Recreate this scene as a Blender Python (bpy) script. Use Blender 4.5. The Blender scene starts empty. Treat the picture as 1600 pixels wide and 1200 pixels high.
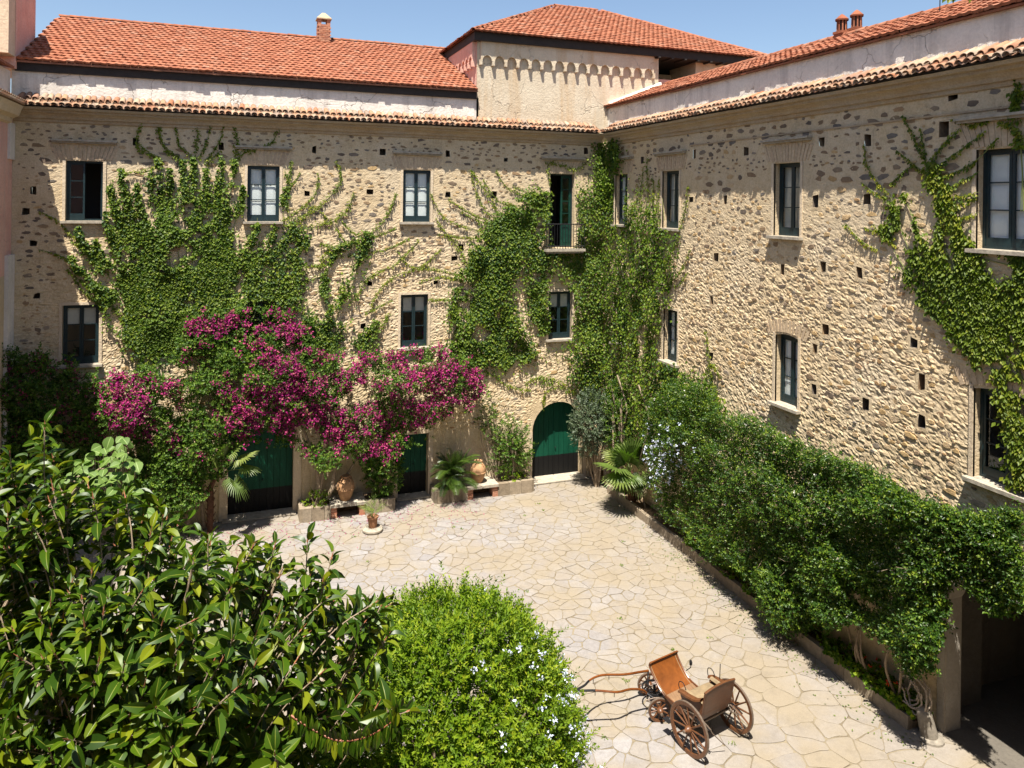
import bpy, math, random
import numpy as np
from mathutils import Vector, Matrix

scene = bpy.context.scene
COL = scene.collection
R = math.radians
rng = np.random.default_rng(11)
random.seed(5)
V3 = np.array

# ------------------------------------------------------------------ camera, sky, sun, exposure
EYE = V3([0, 0, 10.74]); FOC = 1179.0; PPX, PPY = 800.0, 318.5
_t = R(20); _roll = 0.0128
FW = V3([math.sin(_t), math.cos(_t), 0]); _r0 = V3([math.cos(_t), -math.sin(_t), 0]); _u0 = V3([0, 0, 1.0])
RT = _r0 * math.cos(_roll) + _u0 * math.sin(_roll)
UP = _u0 * math.cos(_roll) - _r0 * math.sin(_roll)
cd = bpy.data.cameras.new('camera'); cam = bpy.data.objects.new('camera', cd); COL.objects.link(cam)
m = Matrix.Identity(4)
for i in range(3):
    m[i][0], m[i][1], m[i][2], m[i][3] = RT[i], UP[i], -FW[i], EYE[i]
cam.matrix_world = m
cd.sensor_fit = 'HORIZONTAL'; cd.sensor_width = 36; cd.lens = 36 * FOC / 1600
cd.shift_y = -(600 - PPY) / 1600
cd.clip_start = 0.1; cd.clip_end = 2000
scene.camera = cam

SUN = V3([0.217, 0.323, -1.0])                      # the way the light travels
w = bpy.data.worlds.new('World'); scene.world = w; w.use_nodes = True
nt = w.node_tree
sky = nt.nodes.new('ShaderNodeTexSky'); sky.sky_type = 'NISHITA'; sky.sun_disc = False
sky.sun_elevation = math.atan2(1.0, math.hypot(SUN[0], SUN[1]))
sky.sun_rotation = math.atan2(-SUN[0], -SUN[1])
sky.altitude = 100; sky.air_density = 1.0; sky.dust_density = 1.2; sky.ozone_density = 1.5
bg = nt.nodes['Background']; bg.inputs['Strength'].default_value = 0.068
nt.links.new(sky.outputs[0], bg.inputs[0])
sl = bpy.data.lights.new('sun', 'SUN'); sl.energy = 5.0; sl.angle = R(0.5); sl.color = (1.0, 0.94, 0.84)
so = bpy.data.objects.new('sun', sl); COL.objects.link(so)
so.rotation_euler = Vector(SUN).to_track_quat('-Z', 'Y').to_euler(); so.location = (0, 0, 40)
vs = scene.view_settings
scene.display_settings.display_device = 'sRGB'
vs.view_transform = 'Standard'; vs.look = 'None'; vs.gamma = 1; vs.use_curve_mapping = False
vs.exposure = 1.32
scene.cycles.use_denoising = True
scene.cycles.max_bounces = 8; scene.cycles.diffuse_bounces = 4; scene.cycles.transparent_max_bounces = 8
scene.cycles.transmission_bounces = 4

# ------------------------------------------------------------------ picture point -> place on a wall, the ground, or at a distance
XR, YB = 13.75, 26.99            # right wing's wall plane, back wing's wall plane
def ray(x, y):
    x = np.asarray(x, float); y = np.asarray(y, float)
    return FW + RT * ((x - PPX) / FOC)[..., None] - UP * ((y - PPY) / FOC)[..., None]
def on_back(x, y, off=0.0):
    d = ray(x, y); return EYE + d * ((YB - off) / d[..., 1])[..., None]
def on_right(x, y, off=0.0):
    d = ray(x, y); return EYE + d * ((XR - off) / d[..., 0])[..., None]
def on_z(x, y, z=0.0):
    d = ray(x, y); return EYE + d * ((z - EYE[2]) / d[..., 2])[..., None]
def on_walls(x, y, off=0.0):
    d = ray(x, y); off = np.broadcast_to(off, d.shape[:-1])
    tb = (YB - off) / d[..., 1]; tr = np.where(d[..., 0] > 1e-3, (XR - off) / np.maximum(d[..., 0], 1e-3), 1e9)
    t = np.minimum(tb, tr)
    return EYE + d * t[..., None], (tr < tb)
def at_d(x, y, dist):
    return EYE + ray(x, y) * np.asarray(dist, float)[..., None]
def project(P):
    q = np.asarray(P, float) - EYE; d = q @ FW
    return PPX + FOC * (q @ RT) / d, PPY - FOC * (q @ UP) / d, d

# ------------------------------------------------------------------ materials
def newmat(name):
    mt = bpy.data.materials.new(name); mt.use_nodes = True
    n = mt.node_tree.nodes; l = mt.node_tree.links
    return mt, n, l, n['Principled BSDF']
def ramp(n, l, fac, stops):
    r = n.new('ShaderNodeValToRGB'); e = r.color_ramp.elements
    while len(e) < len(stops): e.new(0.5)
    for k, (p, c) in enumerate(stops):
        e[k].position = p; e[k].color = (*c, 1)
    l.new(fac, r.inputs[0]); return r.outputs[0]
def noise(n, l, scale, detail=4, rough=0.6, vec=None, dist=0.0):
    t = n.new('ShaderNodeTexNoise'); t.inputs['Scale'].default_value = scale
    t.inputs['Detail'].default_value = detail; t.inputs['Roughness'].default_value = rough; t.inputs['Distortion'].default_value = dist
    if vec is not None: l.new(vec, t.inputs['Vector'])
    return t.outputs['Fac']
def pos(n): return n.new('ShaderNodeNewGeometry').outputs['Position']
def scaled(n, l, vec, s):
    mp = n.new('ShaderNodeMapping'); mp.inputs['Scale'].default_value = s; l.new(vec, mp.inputs[0]); return mp.outputs[0]
def mth(n, l, op, a, b=0.0, clamp=False):
    x = n.new('ShaderNodeMath'); x.operation = op; x.use_clamp = clamp
    for k, v in enumerate((a, b)):
        if isinstance(v, (int, float)): x.inputs[k].default_value = v
        else: l.new(v, x.inputs[k])
    return x.outputs[0]
def mixc(n, l, fac, a, b, mode='MIX'):
    x = n.new('ShaderNodeMix'); x.data_type = 'RGBA'; x.blend_type = mode
    for k, v in ((0, fac), (6, a), (7, b)):
        if isinstance(v, (int, float)): x.inputs[k].default_value = v
        elif isinstance(v, tuple): x.inputs[k].default_value = (*v, 1)
        else: l.new(v, x.inputs[k])
    return x.outputs[2]
def bump(n, l, h, strength, dist, bs, prev=None):
    b = n.new('ShaderNodeBump'); b.inputs['Strength'].default_value = strength; b.inputs['Distance'].default_value = dist
    l.new(h, b.inputs['Height'])
    if prev is not None: l.new(prev, b.inputs['Normal'])
    if bs is not None: l.new(b.outputs[0], bs.inputs['Normal'])
    return b.outputs[0]
def varied(n, l):                                   # 0..1 per piece: its own number, or the one stored in a joined mesh
    a = n.new('ShaderNodeAttribute'); a.attribute_name = 'var'
    o = n.new('ShaderNodeObjectInfo')
    return mth(n, l, 'FRACT', mth(n, l, 'ADD', a.outputs['Fac'], o.outputs['Random']))

def plain(name, col, rough=0.6, metal=0.0, nscale=0, namt=0.25, bmp=0.0, spec=0.5):
    mt, n, l, b = newmat(name)
    b.inputs['Roughness'].default_value = rough; b.inputs['Metallic'].default_value = metal
    b.inputs['Specular IOR Level'].default_value = spec
    if nscale:
        f = noise(n, l, nscale, 5, 0.65, pos(n))
        c = tuple(x * (1 - namt) for x in col); d = tuple(min(1, x * (1 + namt)) for x in col)
        l.new(ramp(n, l, f, [(0.3, c), (0.7, d)]), b.inputs['Base Color'])
        if bmp: bump(n, l, f, 0.5, bmp, b)
    else: b.inputs['Base Color'].default_value = (*col, 1)
    return mt

def mortar_mat(name, a, c, d, stain):
    mt, n, l, b = newmat(name); p = pos(n)
    big = noise(n, l, 0.55, 6, 0.65, p); mid = noise(n, l, 3.2, 6, 0.7, p); fine = noise(n, l, 22, 4, 0.7, p)
    base = ramp(n, l, mid, [(0.28, a), (0.5, c), (0.72, d)])
    base = mixc(n, l, mth(n, l, 'MULTIPLY', ramp(n, l, big, [(0.45, (0, 0, 0)), (0.68, (1, 1, 1))]), 0.55), base, stain)
    drip = noise(n, l, 1.0, 5, 0.6, scaled(n, l, p, (2.2, 2.2, 0.22)))
    base = mixc(n, l, mth(n, l, 'MULTIPLY', ramp(n, l, drip, [(0.55, (0, 0, 0)), (0.75, (1, 1, 1))]), 0.35), base, tuple(x * 0.6 for x in a))
    base = mixc(n, l, 0.35, base, ramp(n, l, fine, [(0.3, tuple(x * .55 for x in a)), (0.6, d)]))
    l.new(base, b.inputs['Base Color']); b.inputs['Roughness'].default_value = 0.95; b.inputs['Specular IOR Level'].default_value = 0.15
    # rough courses: relief stretched along the wall
    rel = noise(n, l, 5.5, 6, 0.75, scaled(n, l, p, (1, 1, 2.0)), 0.4)
    h = mth(n, l, 'ADD', mth(n, l, 'MULTIPLY', rel, 1.0), mth(n, l, 'MULTIPLY', fine, 0.3))
    bump(n, l, h, 0.85, 0.03, b)
    return mt
M = {}
M['mortar'] = mortar_mat('mortar', (0.42, 0.31, 0.178), (0.56, 0.433, 0.265), (0.64, 0.515, 0.345), (0.52, 0.455, 0.36))

def rock_mat(name, stops, scale=7, bdist=0.03):
    mt, n, l, b = newmat(name); p = pos(n)
    c = ramp(n, l, varied(n, l), stops)
    f = noise(n, l, scale, 6, 0.7, p)
    c = mixc(n, l, 0.75, c, ramp(n, l, f, [(0.25, (0.55, 0.55, 0.55)), (0.75, (1.3, 1.3, 1.3))]), 'MULTIPLY')
    l.new(c, b.inputs['Base Color']); b.inputs['Roughness'].default_value = 0.92; b.inputs['Specular IOR Level'].default_value = 0.2
    bump(n, l, f, 0.8, bdist, b)
    return mt
M['dark_stone'] = rock_mat('dark_stone', [(0.0, (0.13, 0.105, 0.085)), (0.3, (0.19, 0.135, 0.09)), (0.55, (0.27, 0.18, 0.10)), (0.75, (0.17, 0.15, 0.13)), (1.0, (0.31, 0.215, 0.12))])
M['pale_stone'] = rock_mat('pale_stone', [(0.0, (0.46, 0.33, 0.19)), (0.25, (0.56, 0.43, 0.28)), (0.45, (0.40, 0.27, 0.13)), (0.62, (0.50, 0.34, 0.165)), (0.80, (0.30, 0.245, 0.19)), (0.92, (0.36, 0.22, 0.105)), (1.0, (0.24, 0.19, 0.145))], 9, 0.035)
M['brick'] = rock_mat('brick', [(0.0, (0.45, 0.34, 0.225)), (0.5, (0.51, 0.39, 0.26)), (1.0, (0.42, 0.315, 0.215))], 12, 0.01)
M['red_brick'] = rock_mat('red_brick', [(0.0, (0.40, 0.16, 0.09)), (0.5, (0.46, 0.24, 0.15)), (1.0, (0.33, 0.14, 0.09))], 12, 0.01)
M['red_tile'] = rock_mat('red_tile', [(0.0, (0.23, 0.080, 0.043)), (0.3, (0.27, 0.098, 0.052)), (0.6, (0.295, 0.115, 0.063)), (0.85, (0.25, 0.100, 0.057)), (1.0, (0.31, 0.15, 0.095))], 6, 0.006)
M['old_tile'] = rock_mat('old_tile', [(0.0, (0.30, 0.16, 0.10)), (0.3, (0.34, 0.20, 0.12)), (0.6, (0.38, 0.28, 0.20)), (0.8, (0.24, 0.18, 0.14)), (1.0, (0.32, 0.135, 0.07))], 10, 0.008)
M['cornice'] = mortar_mat('cornice', (0.30, 0.21, 0.12), (0.40, 0.29, 0.17), (0.46, 0.36, 0.24), (0.36, 0.33, 0.28))
M['pave'] = None
mt, n, l, b = newmat('flagstone'); p = pos(n)
c = ramp(n, l, varied(n, l), [(0, (0.222, 0.201, 0.189)), (0.25, (0.238, 0.223, 0.216)), (0.5, (0.217, 0.205, 0.204)), (0.7, (0.237, 0.214, 0.191)), (0.85, (0.258, 0.246, 0.244)), (1, (0.225, 0.196, 0.165))])
f1 = noise(n, l, 9, 6, 0.7, p); f2 = noise(n, l, 0.5, 4, 0.6, p); f3 = noise(n, l, 55, 3, 0.6, p)
c = mixc(n, l, 0.6, c, ramp(n, l, f1, [(0.25, (0.68, 0.68, 0.68)), (0.7, (1.2, 1.2, 1.2))]), 'MULTIPLY')
c = mixc(n, l, mth(n, l, 'MULTIPLY', ramp(n, l, f2, [(0.42, (0, 0, 0)), (0.60, (1, 1, 1))]), 0.75), c, (0.238, 0.198, 0.140))
sp = n.new('ShaderNodeSeparateXYZ'); l.new(p, sp.inputs[0]); mr = n.new('ShaderNodeMapRange'); mr.inputs[1].default_value = 6.0; mr.inputs[2].default_value = 11.5; l.new(mth(n, l, 'ADD', sp.outputs['X'], mth(n, l, 'MULTIPLY', mth(n, l, 'SUBTRACT', f2, 0.5), 7.0)), mr.inputs[0])
c = mixc(n, l, mth(n, l, 'MULTIPLY', mr.outputs[0], 0.42), c, (0.225, 0.182, 0.122))
st = ramp(n, l, noise(n, l, 1.7, 6, 0.75, p), [(0.5, (0, 0, 0)), (0.66, (1, 1, 1))]); c = mixc(n, l, mth(n, l, 'MULTIPLY', st, 0.28), c, (0.13, 0.11, 0.085))
c = mixc(n, l, 0.25, c, ramp(n, l, f3, [(0.35, (0.6, 0.6, 0.6)), (0.6, (1.1, 1.1, 1.1))]), 'MULTIPLY')
l.new(c, b.inputs['Base Color']); b.inputs['Roughness'].default_value = 0.88; b.inputs['Specular IOR Level'].default_value = 0.2
bump(n, l, mth(n, l, 'ADD', f1, mth(n, l, 'MULTIPLY', f3, 0.25)), 0.5, 0.02, b)
M['pave'] = mt
mt, n, l, b = newmat('sandy_joint'); p = pos(n)
f1 = noise(n, l, 1.1, 6, 0.7, p); f2 = noise(n, l, 40, 4, 0.7, p)
c = ramp(n, l, f1, [(0.32, (0.095, 0.075, 0.052)), (0.42, (0.165, 0.135, 0.092)), (0.54, (0.225, 0.187, 0.128))])
c = mixc(n, l, 0.5, c, ramp(n, l, f2, [(0.3, (0.6, 0.6, 0.6)), (0.65, (1.15, 1.15, 1.15))]), 'MULTIPLY')
l.new(c, b.inputs['Base Color']); b.inputs['Roughness'].default_value = 0.95; b.inputs['Specular IOR Level'].default_value = 0.1
bump(n, l, f2, 0.6, 0.02, b); M['joint'] = mt

def cracked(name, a, c, stain, crack=1.0):
    mt, n, l, b = newmat(name); p = pos(n)
    f = noise(n, l, 1.3, 6, 0.7, p); g = noise(n, l, 14, 5, 0.7, p)
    base = ramp(n, l, f, [(0.3, a), (0.6, c)])
    drip = noise(n, l, 1.0, 6, 0.65, scaled(n, l, p, (2.6, 2.6, 0.18)))
    base = mixc(n, l, mth(n, l, 'MULTIPLY', ramp(n, l, drip, [(0.5, (0, 0, 0)), (0.72, (1, 1, 1))]), 0.7), base, stain)
    nv = n.new('ShaderNodeTexNoise'); nv.inputs['Scale'].default_value = 2.5; nv.inputs['Detail'].default_value = 5; l.new(p, nv.inputs['Vector'])
    add = n.new('ShaderNodeVectorMath'); add.operation = 'MULTIPLY_ADD'; l.new(nv.outputs['Color'], add.inputs[0]); add.inputs[1].default_value = (0.5, 0.5, 0.5); l.new(p, add.inputs[2])
    vo = n.new('ShaderNodeTexVoronoi'); vo.feature = 'DISTANCE_TO_EDGE'; vo.inputs['Scale'].default_value = 0.8; l.new(add.outputs[0], vo.inputs['Vector'])
    cr = ramp(n, l, vo.outputs['Distance'], [(0.0, (1, 1, 1)), (0.002, (1, 1, 1)), (0.009, (0, 0, 0))])
    brk = ramp(n, l, noise(n, l, 0.9, 3, 0.6, p), [(0.42, (0, 0, 0)), (0.55, (1, 1, 1))])
    k = mth(n, l, 'MULTIPLY', mth(n, l, 'MULTIPLY', cr, brk), crack)
    base = mixc(n, l, mth(n, l, 'MULTIPLY', k, 0.6), base, (0.14, 0.12, 0.10))
    base = mixc(n, l, 0.3, base, ramp(n, l, g, [(0.3, (0.6, 0.6, 0.6)), (0.6, (1.1, 1.1, 1.1))]), 'MULTIPLY')
    l.new(base, b.inputs['Base Color']); b.inputs['Roughness'].default_value = 0.92; b.inputs['Specular IOR Level'].default_value = 0.15
    bump(n, l, mth(n, l, 'SUBTRACT', g, k), 0.7, 0.03, b)
    return mt
M['attic'] = cracked('attic_plaster', (0.60, 0.55, 0.49), (0.72, 0.67, 0.60), (0.36, 0.33, 0.30))
M['tower'] = cracked('tower_plaster', (0.49, 0.41, 0.30), (0.58, 0.50, 0.38), (0.45, 0.30, 0.16), 0.7)
M['pink'] = cracked('pink_plaster', (0.62, 0.33, 0.26), (0.70, 0.42, 0.33), (0.55, 0.40, 0.33), 0.4)
M['ochre'] = cracked('ochre_plaster', (0.50, 0.38, 0.23), (0.60, 0.47, 0.31), (0.42, 0.34, 0.26), 0.3)
M['white_plaster'] = cracked('white_plaster', (0.62, 0.57, 0.50), (0.72, 0.67, 0.60), (0.48, 0.44, 0.38), 0.2)
M['shade_plaster'] = cracked('portico_shade_plaster', (0.10, 0.09, 0.075), (0.13, 0.115, 0.095), (0.08, 0.07, 0.06), 0.2)  # plaster colour darkened to stand in for the portico's deep shade
M['trim'] = cracked('smooth_plaster', (0.52, 0.42, 0.30), (0.60, 0.49, 0.35), (0.46, 0.36, 0.25), 0.1)
M['slab'] = plain('stone_slab', (0.33, 0.29, 0.23), 0.85, 0, 8, 0.3, 0.02, 0.2)
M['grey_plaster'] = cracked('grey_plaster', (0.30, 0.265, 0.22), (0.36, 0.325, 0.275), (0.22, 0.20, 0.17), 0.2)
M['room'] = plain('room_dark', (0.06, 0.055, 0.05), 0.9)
M['dark_wood'] = plain('dark_wood', (0.02, 0.015, 0.012), 0.8, 0, 6, 0.4, 0.01)
M['green_paint'] = plain('window_paint', (0.006, 0.020, 0.024), 0.45, 0, 9, 0.35)
def door_mat():
    mt, n, l, b = newmat('door_paint'); p = pos(n)
    f = noise(n, l, 2.0, 6, 0.7, scaled(n, l, p, (3, 3, 0.5)))
    c = ramp(n, l, f, [(0.3, (0.003, 0.040, 0.022)), (0.6, (0.005, 0.062, 0.034)), (0.8, (0.015, 0.085, 0.055))])
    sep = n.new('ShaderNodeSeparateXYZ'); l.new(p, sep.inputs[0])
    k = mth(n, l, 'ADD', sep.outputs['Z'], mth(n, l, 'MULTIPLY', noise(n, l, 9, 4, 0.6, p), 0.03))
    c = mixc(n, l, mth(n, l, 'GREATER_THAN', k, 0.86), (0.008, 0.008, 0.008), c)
    l.new(c, b.inputs['Base Color']); b.inputs['Roughness'].default_value = 0.55; b.inputs['Specular IOR Level'].default_value = 0.15
    bump(n, l, f, 0.4, 0.01, b); return mt
M['door_paint'] = door_mat()
M['door_dark'] = plain('door_dark_green', (0.004, 0.035, 0.024), 0.5, 0, 6, 0.4, 0.004, 0.3)
M['shutter'] = plain('white_paint', (0.82, 0.82, 0.80), 0.5, 0, 5, 0.06)
M['blind'] = plain('blind_cloth', (0.60, 0.56, 0.48), 0.85, 0, 7, 0.08)
mt, n, l, b = newmat('window_glass')
gl = n.new('ShaderNodeBsdfGlossy'); gl.inputs['Roughness'].default_value = 0.03; gl.inputs['Color'].default_value = (0.9, 0.95, 1, 1)
tr = n.new('ShaderNodeBsdfTransparent'); tr.inputs['Color'].default_value = (0.86, 0.9, 0.9, 1)
lw_ = n.new('ShaderNodeLayerWeight'); lw_.inputs['Blend'].default_value = 0.5; fr_ = mth(n, l, 'ADD', mth(n, l, 'MULTIPLY', mth(n, l, 'POWER', lw_.outputs['Facing'], 5.0), 0.9), 0.08)
mx = n.new('ShaderNodeMixShader'); l.new(fr_, mx.inputs[0]); l.new(tr.outputs[0], mx.inputs[1]); l.new(gl.outputs[0], mx.inputs[2])
l.new(mx.outputs[0], n['Material Output'].inputs[0]); M['glass'] = mt
M['iron'] = plain('black_iron', (0.02, 0.02, 0.022), 0.55, 0.6, 20, 0.3)
M['terracotta'] = plain('terracotta', (0.36, 0.205, 0.105), 0.8, 0, 5, 0.28, 0.012, 0.25)
M['pot_clay'] = plain('pot_clay', (0.28, 0.14, 0.075), 0.85, 0, 12, 0.25, 0.006, 0.2)
M['soil'] = plain('soil', (0.11, 0.075, 0.045), 0.95, 0, 14, 0.5, 0.03, 0.1)
M['bark'] = plain('bark', (0.26, 0.20, 0.14), 0.9, 0, 16, 0.4, 0.02, 0.15)
M['grey_bark'] = plain('grey_bark', (0.36, 0.30, 0.24), 0.9, 0, 14, 0.35, 0.02, 0.15)
M['palm_trunk'] = plain('palm_trunk', (0.09, 0.045, 0.028), 0.9, 0, 22, 0.5, 0.04, 0.15)
M['twig'] = plain('green_twig', (0.17, 0.20, 0.06), 0.8, 0, 16, 0.3)
M['red_twig'] = plain('red_twig', (0.28, 0.10, 0.05), 0.6, 0, 16, 0.3)
M['kerb'] = rock_mat('kerb_stone', [(0, (0.21, 0.165, 0.115)), (0.5, (0.28, 0.225, 0.16)), (1, (0.24, 0.20, 0.15))], 8, 0.02)
M['bollard'] = plain('bollard_stone', (0.21, 0.185, 0.15), 0.85, 0, 9, 0.3, 0.02, 0.2)
def wood(name, col, rough, s):
    mt, n, l, b = newmat(name); tc = n.new('ShaderNodeTexCoord').outputs['Object']
    f = noise(n, l, 4, 6, 0.65, scaled(n, l, tc, s), 0.6); g = noise(n, l, 2.2, 5, 0.7, tc)
    c = ramp(n, l, f, [(0.3, tuple(x * 0.6 for x in col)), (0.6, col), (0.8, tuple(x * 1.25 for x in col))])
    c = mixc(n, l, 0.5, c, ramp(n, l, g, [(0.3, (0.55, 0.5, 0.45)), (0.65, (1.15, 1.15, 1.15))]), 'MULTIPLY')
    l.new(c, b.inputs['Base Color']); b.inputs['Roughness'].default_value = rough
    bump(n, l, f, 0.2, 0.004, b); return mt
M['leather'] = wood('tan_leather', (0.165, 0.050, 0.009), 0.38, (1, 1, 1))
M['varnish'] = wood('varnished_wood', (0.115, 0.044, 0.018), 0.34, (1, 6, 6))
M['pale_wood'] = wood('worn_floor', (0.20, 0.115, 0.058), 0.6, (8, 1, 8))
M['wheel_wood'] = wood('wheel_wood', (0.125, 0.050, 0.019), 0.42, (3, 3, 3))
M['cushion'] = plain('cushion', (0.20, 0.145, 0.08), 0.9, 0, 10, 0.25, 0.01)
M['steel'] = plain('worn_steel', (0.16, 0.12, 0.09), 0.5, 0.4, 20, 0.3)

def leaf_mat(name, stops, rough=0.4, trans=0.25, tcol=(0.25, 0.42, 0.05), spec=0.5, mid=None):
    mt, n, l, b = newmat(name)
    v = varied(n, l); c = ramp(n, l, v, stops)
    p = pos(n); f = noise(n, l, 0.9, 3, 0.6, p)
    c = mixc(n, l, 0.55, c, ramp(n, l, f, [(0.3, (0.7, 0.75, 0.7)), (0.7, (1.3, 1.25, 1.1))]), 'MULTIPLY')
    if mid:
        a = n.new('ShaderNodeAttribute'); a.attribute_name = 'mid'
        c = mixc(n, l, ramp(n, l, a.outputs['Fac'], [(0.80, (0, 0, 0)), (0.93, (1, 1, 1))]), c, mid)
    l.new(c, b.inputs['Base Color']); b.inputs['Roughness'].default_value = rough; b.inputs['Specular IOR Level'].default_value = spec
    t = n.new('ShaderNodeBsdfTranslucent'); l.new(mixc(n, l, 1.0, c, tuple(x * 4 for x in tcol), 'MULTIPLY'), t.inputs['Color'])
    x = n.new('ShaderNodeMixShader'); x.inputs[0].default_value = trans
    l.new(b.outputs[0], x.inputs[1]); l.new(t.outputs[0], x.inputs[2]); l.new(x.outputs[0], n['Material Output'].inputs[0])
    return mt
M['ivy_leaf'] = leaf_mat('ivy_leaf', [(0, (0.0194, 0.0509, 0.0068)), (0.4, (0.0451, 0.0933, 0.0097)), (0.75, (0.0913, 0.1485, 0.0126)), (1, (0.1611, 0.2015, 0.0174))], 0.5, 0.3, spec=.25)
M['bright_ivy'] = leaf_mat('bright_ivy_leaf', [(0, (0.0523, 0.0900, 0.0077)), (0.5, (0.1162, 0.1589, 0.0116)), (1, (0.2439, 0.2331, 0.0213))], 0.5, 0.3, spec=.25)
M['hedge_leaf'] = leaf_mat('jasmine_leaf', [(0, (0.0168, 0.0450, 0.0065)), (0.5, (0.0410, 0.0901, 0.0086)), (0.85, (0.0904, 0.1541, 0.0130)), (1, (0.1567, 0.1956, 0.0194))], 0.42, 0.25, spec=.3)
M['boug_leaf'] = leaf_mat('bougainvillea_leaf', [(0, (0.0216, 0.0540, 0.0077)), (0.6, (0.0600, 0.1215, 0.0132)), (1, (0.1320, 0.1958, 0.0220))], 0.5, 0.22, spec=.25)
M['bract'] = leaf_mat('magenta_bract', [(0, (0.12, 0.005, 0.055)), (0.4, (0.25, 0.010, 0.125)), (0.72, (0.36, 0.032, 0.165)), (1, (0.36, 0.105, 0.115))], 0.75, 0.2, (0.3, 0.1, 0.25), 0.2)
M['bush_leaf'] = leaf_mat('plumbago_leaf', [(0, (0.0422, 0.0893, 0.0048)), (0.5, (0.1026, 0.1703, 0.0072)), (0.85, (0.1691, 0.2291, 0.0108)), (1, (0.2294, 0.2642, 0.0168))], 0.5, 0.3, spec=.2)
M['blue_petal'] = leaf_mat('pale_blue_petal', [(0, (0.50, 0.56, 0.80)), (1, (0.72, 0.76, 0.90))], 0.7, 0.25, (0.25, 0.25, 0.25), 0.2)
M['white_petal'] = leaf_mat('white_petal', [(0, (0.75, 0.72, 0.66)), (1, (0.8, 0.78, 0.74))], 0.7, 0.2, (0.25, 0.25, 0.25), 0.2)
M['red_petal'] = leaf_mat('red_petal', [(0, (0.55, 0.02, 0.01)), (1, (0.65, 0.06, 0.02))], 0.7, 0.2, (0.25, 0.1, 0.1), 0.2)
M['rubber_leaf'] = leaf_mat('rubber_leaf', [(0, (0.0139, 0.0365, 0.0028)), (0.5, (0.0323, 0.0705, 0.0033)), (0.8, (0.0635, 0.1094, 0.0044)), (1, (0.1444, 0.1641, 0.0066))], 0.38, 0.2, (0.40, 0.42, 0.012), 0.25, (0.13, 0.16, 0.02))
M['pale_leaf'] = leaf_mat('pale_broad_leaf', [(0, (0.075, 0.135, 0.025)), (1, (0.13, 0.20, 0.045))], 0.55, 0.25, (0.25, 0.4, 0.06), 0.3, (0.22, 0.30, 0.1))
M['palm_leaf'] = leaf_mat('fan_palm_leaf', [(0, (0.06, 0.10, 0.018)), (0.5, (0.10, 0.145, 0.028)), (1, (0.17, 0.20, 0.05))], 0.45, 0.25)
M['cycad_leaf'] = leaf_mat('feather_palm_leaf', [(0, (0.03, 0.065, 0.010)), (1, (0.085, 0.14, 0.02))], 0.35, 0.15)
M['olive_leaf'] = leaf_mat('grey_green_leaf', [(0, (0.032, 0.055, 0.028)), (0.6, (0.06, 0.09, 0.045)), (1, (0.11, 0.14, 0.08))], 0.5, 0.15, (0.25, 0.3, 0.15))

# ------------------------------------------------------------------ building blocks
def wloc(o):
    v = np.zeros(3)
    while o is not None: v = v + V3(o.location); o = o.parent
    return v
def link(name, me, mat, parent=None, kind=None, loc=None):
    o = bpy.data.objects.new(name, me); COL.objects.link(o)
    if parent is not None: o.parent = parent
    if mat is not None and me is not None and len(me.materials) == 0: me.materials.append(mat)
    if kind: o['kind'] = kind
    if loc is not None: o.location = loc
    return o
def thing(name, label, cat, loc, group=None):
    o = bpy.data.objects.new(name, None); COL.objects.link(o); o.location = loc
    o.empty_display_size = 0.3
    o['label'] = label; o['category'] = cat
    if group: o['group'] = group
    return o
def mesh_arrays(name, verts, loops, sizes, attrs=None, smooth=False):
    me = bpy.data.meshes.new(name)
    verts = np.asarray(verts, np.float32); loops = np.asarray(loops, np.int32); sizes = np.asarray(sizes, np.int32)
    me.vertices.add(len(verts)); me.vertices.foreach_set('co', verts.ravel())
    me.loops.add(len(loops)); me.loops.foreach_set('vertex_index', loops)
    me.polygons.add(len(sizes)); st = np.concatenate([[0], np.cumsum(sizes)[:-1]]).astype(np.int32)
    me.polygons.foreach_set('loop_start', st)
    me.polygons.foreach_set('use_smooth', np.full(len(sizes), smooth))
    for k, a in (attrs or {}).items():
        at = me.attributes.new(k, 'FLOAT', 'POINT'); at.data.foreach_set('value', np.asarray(a, np.float32))
    me.update(calc_edges=True)
    return me

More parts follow.
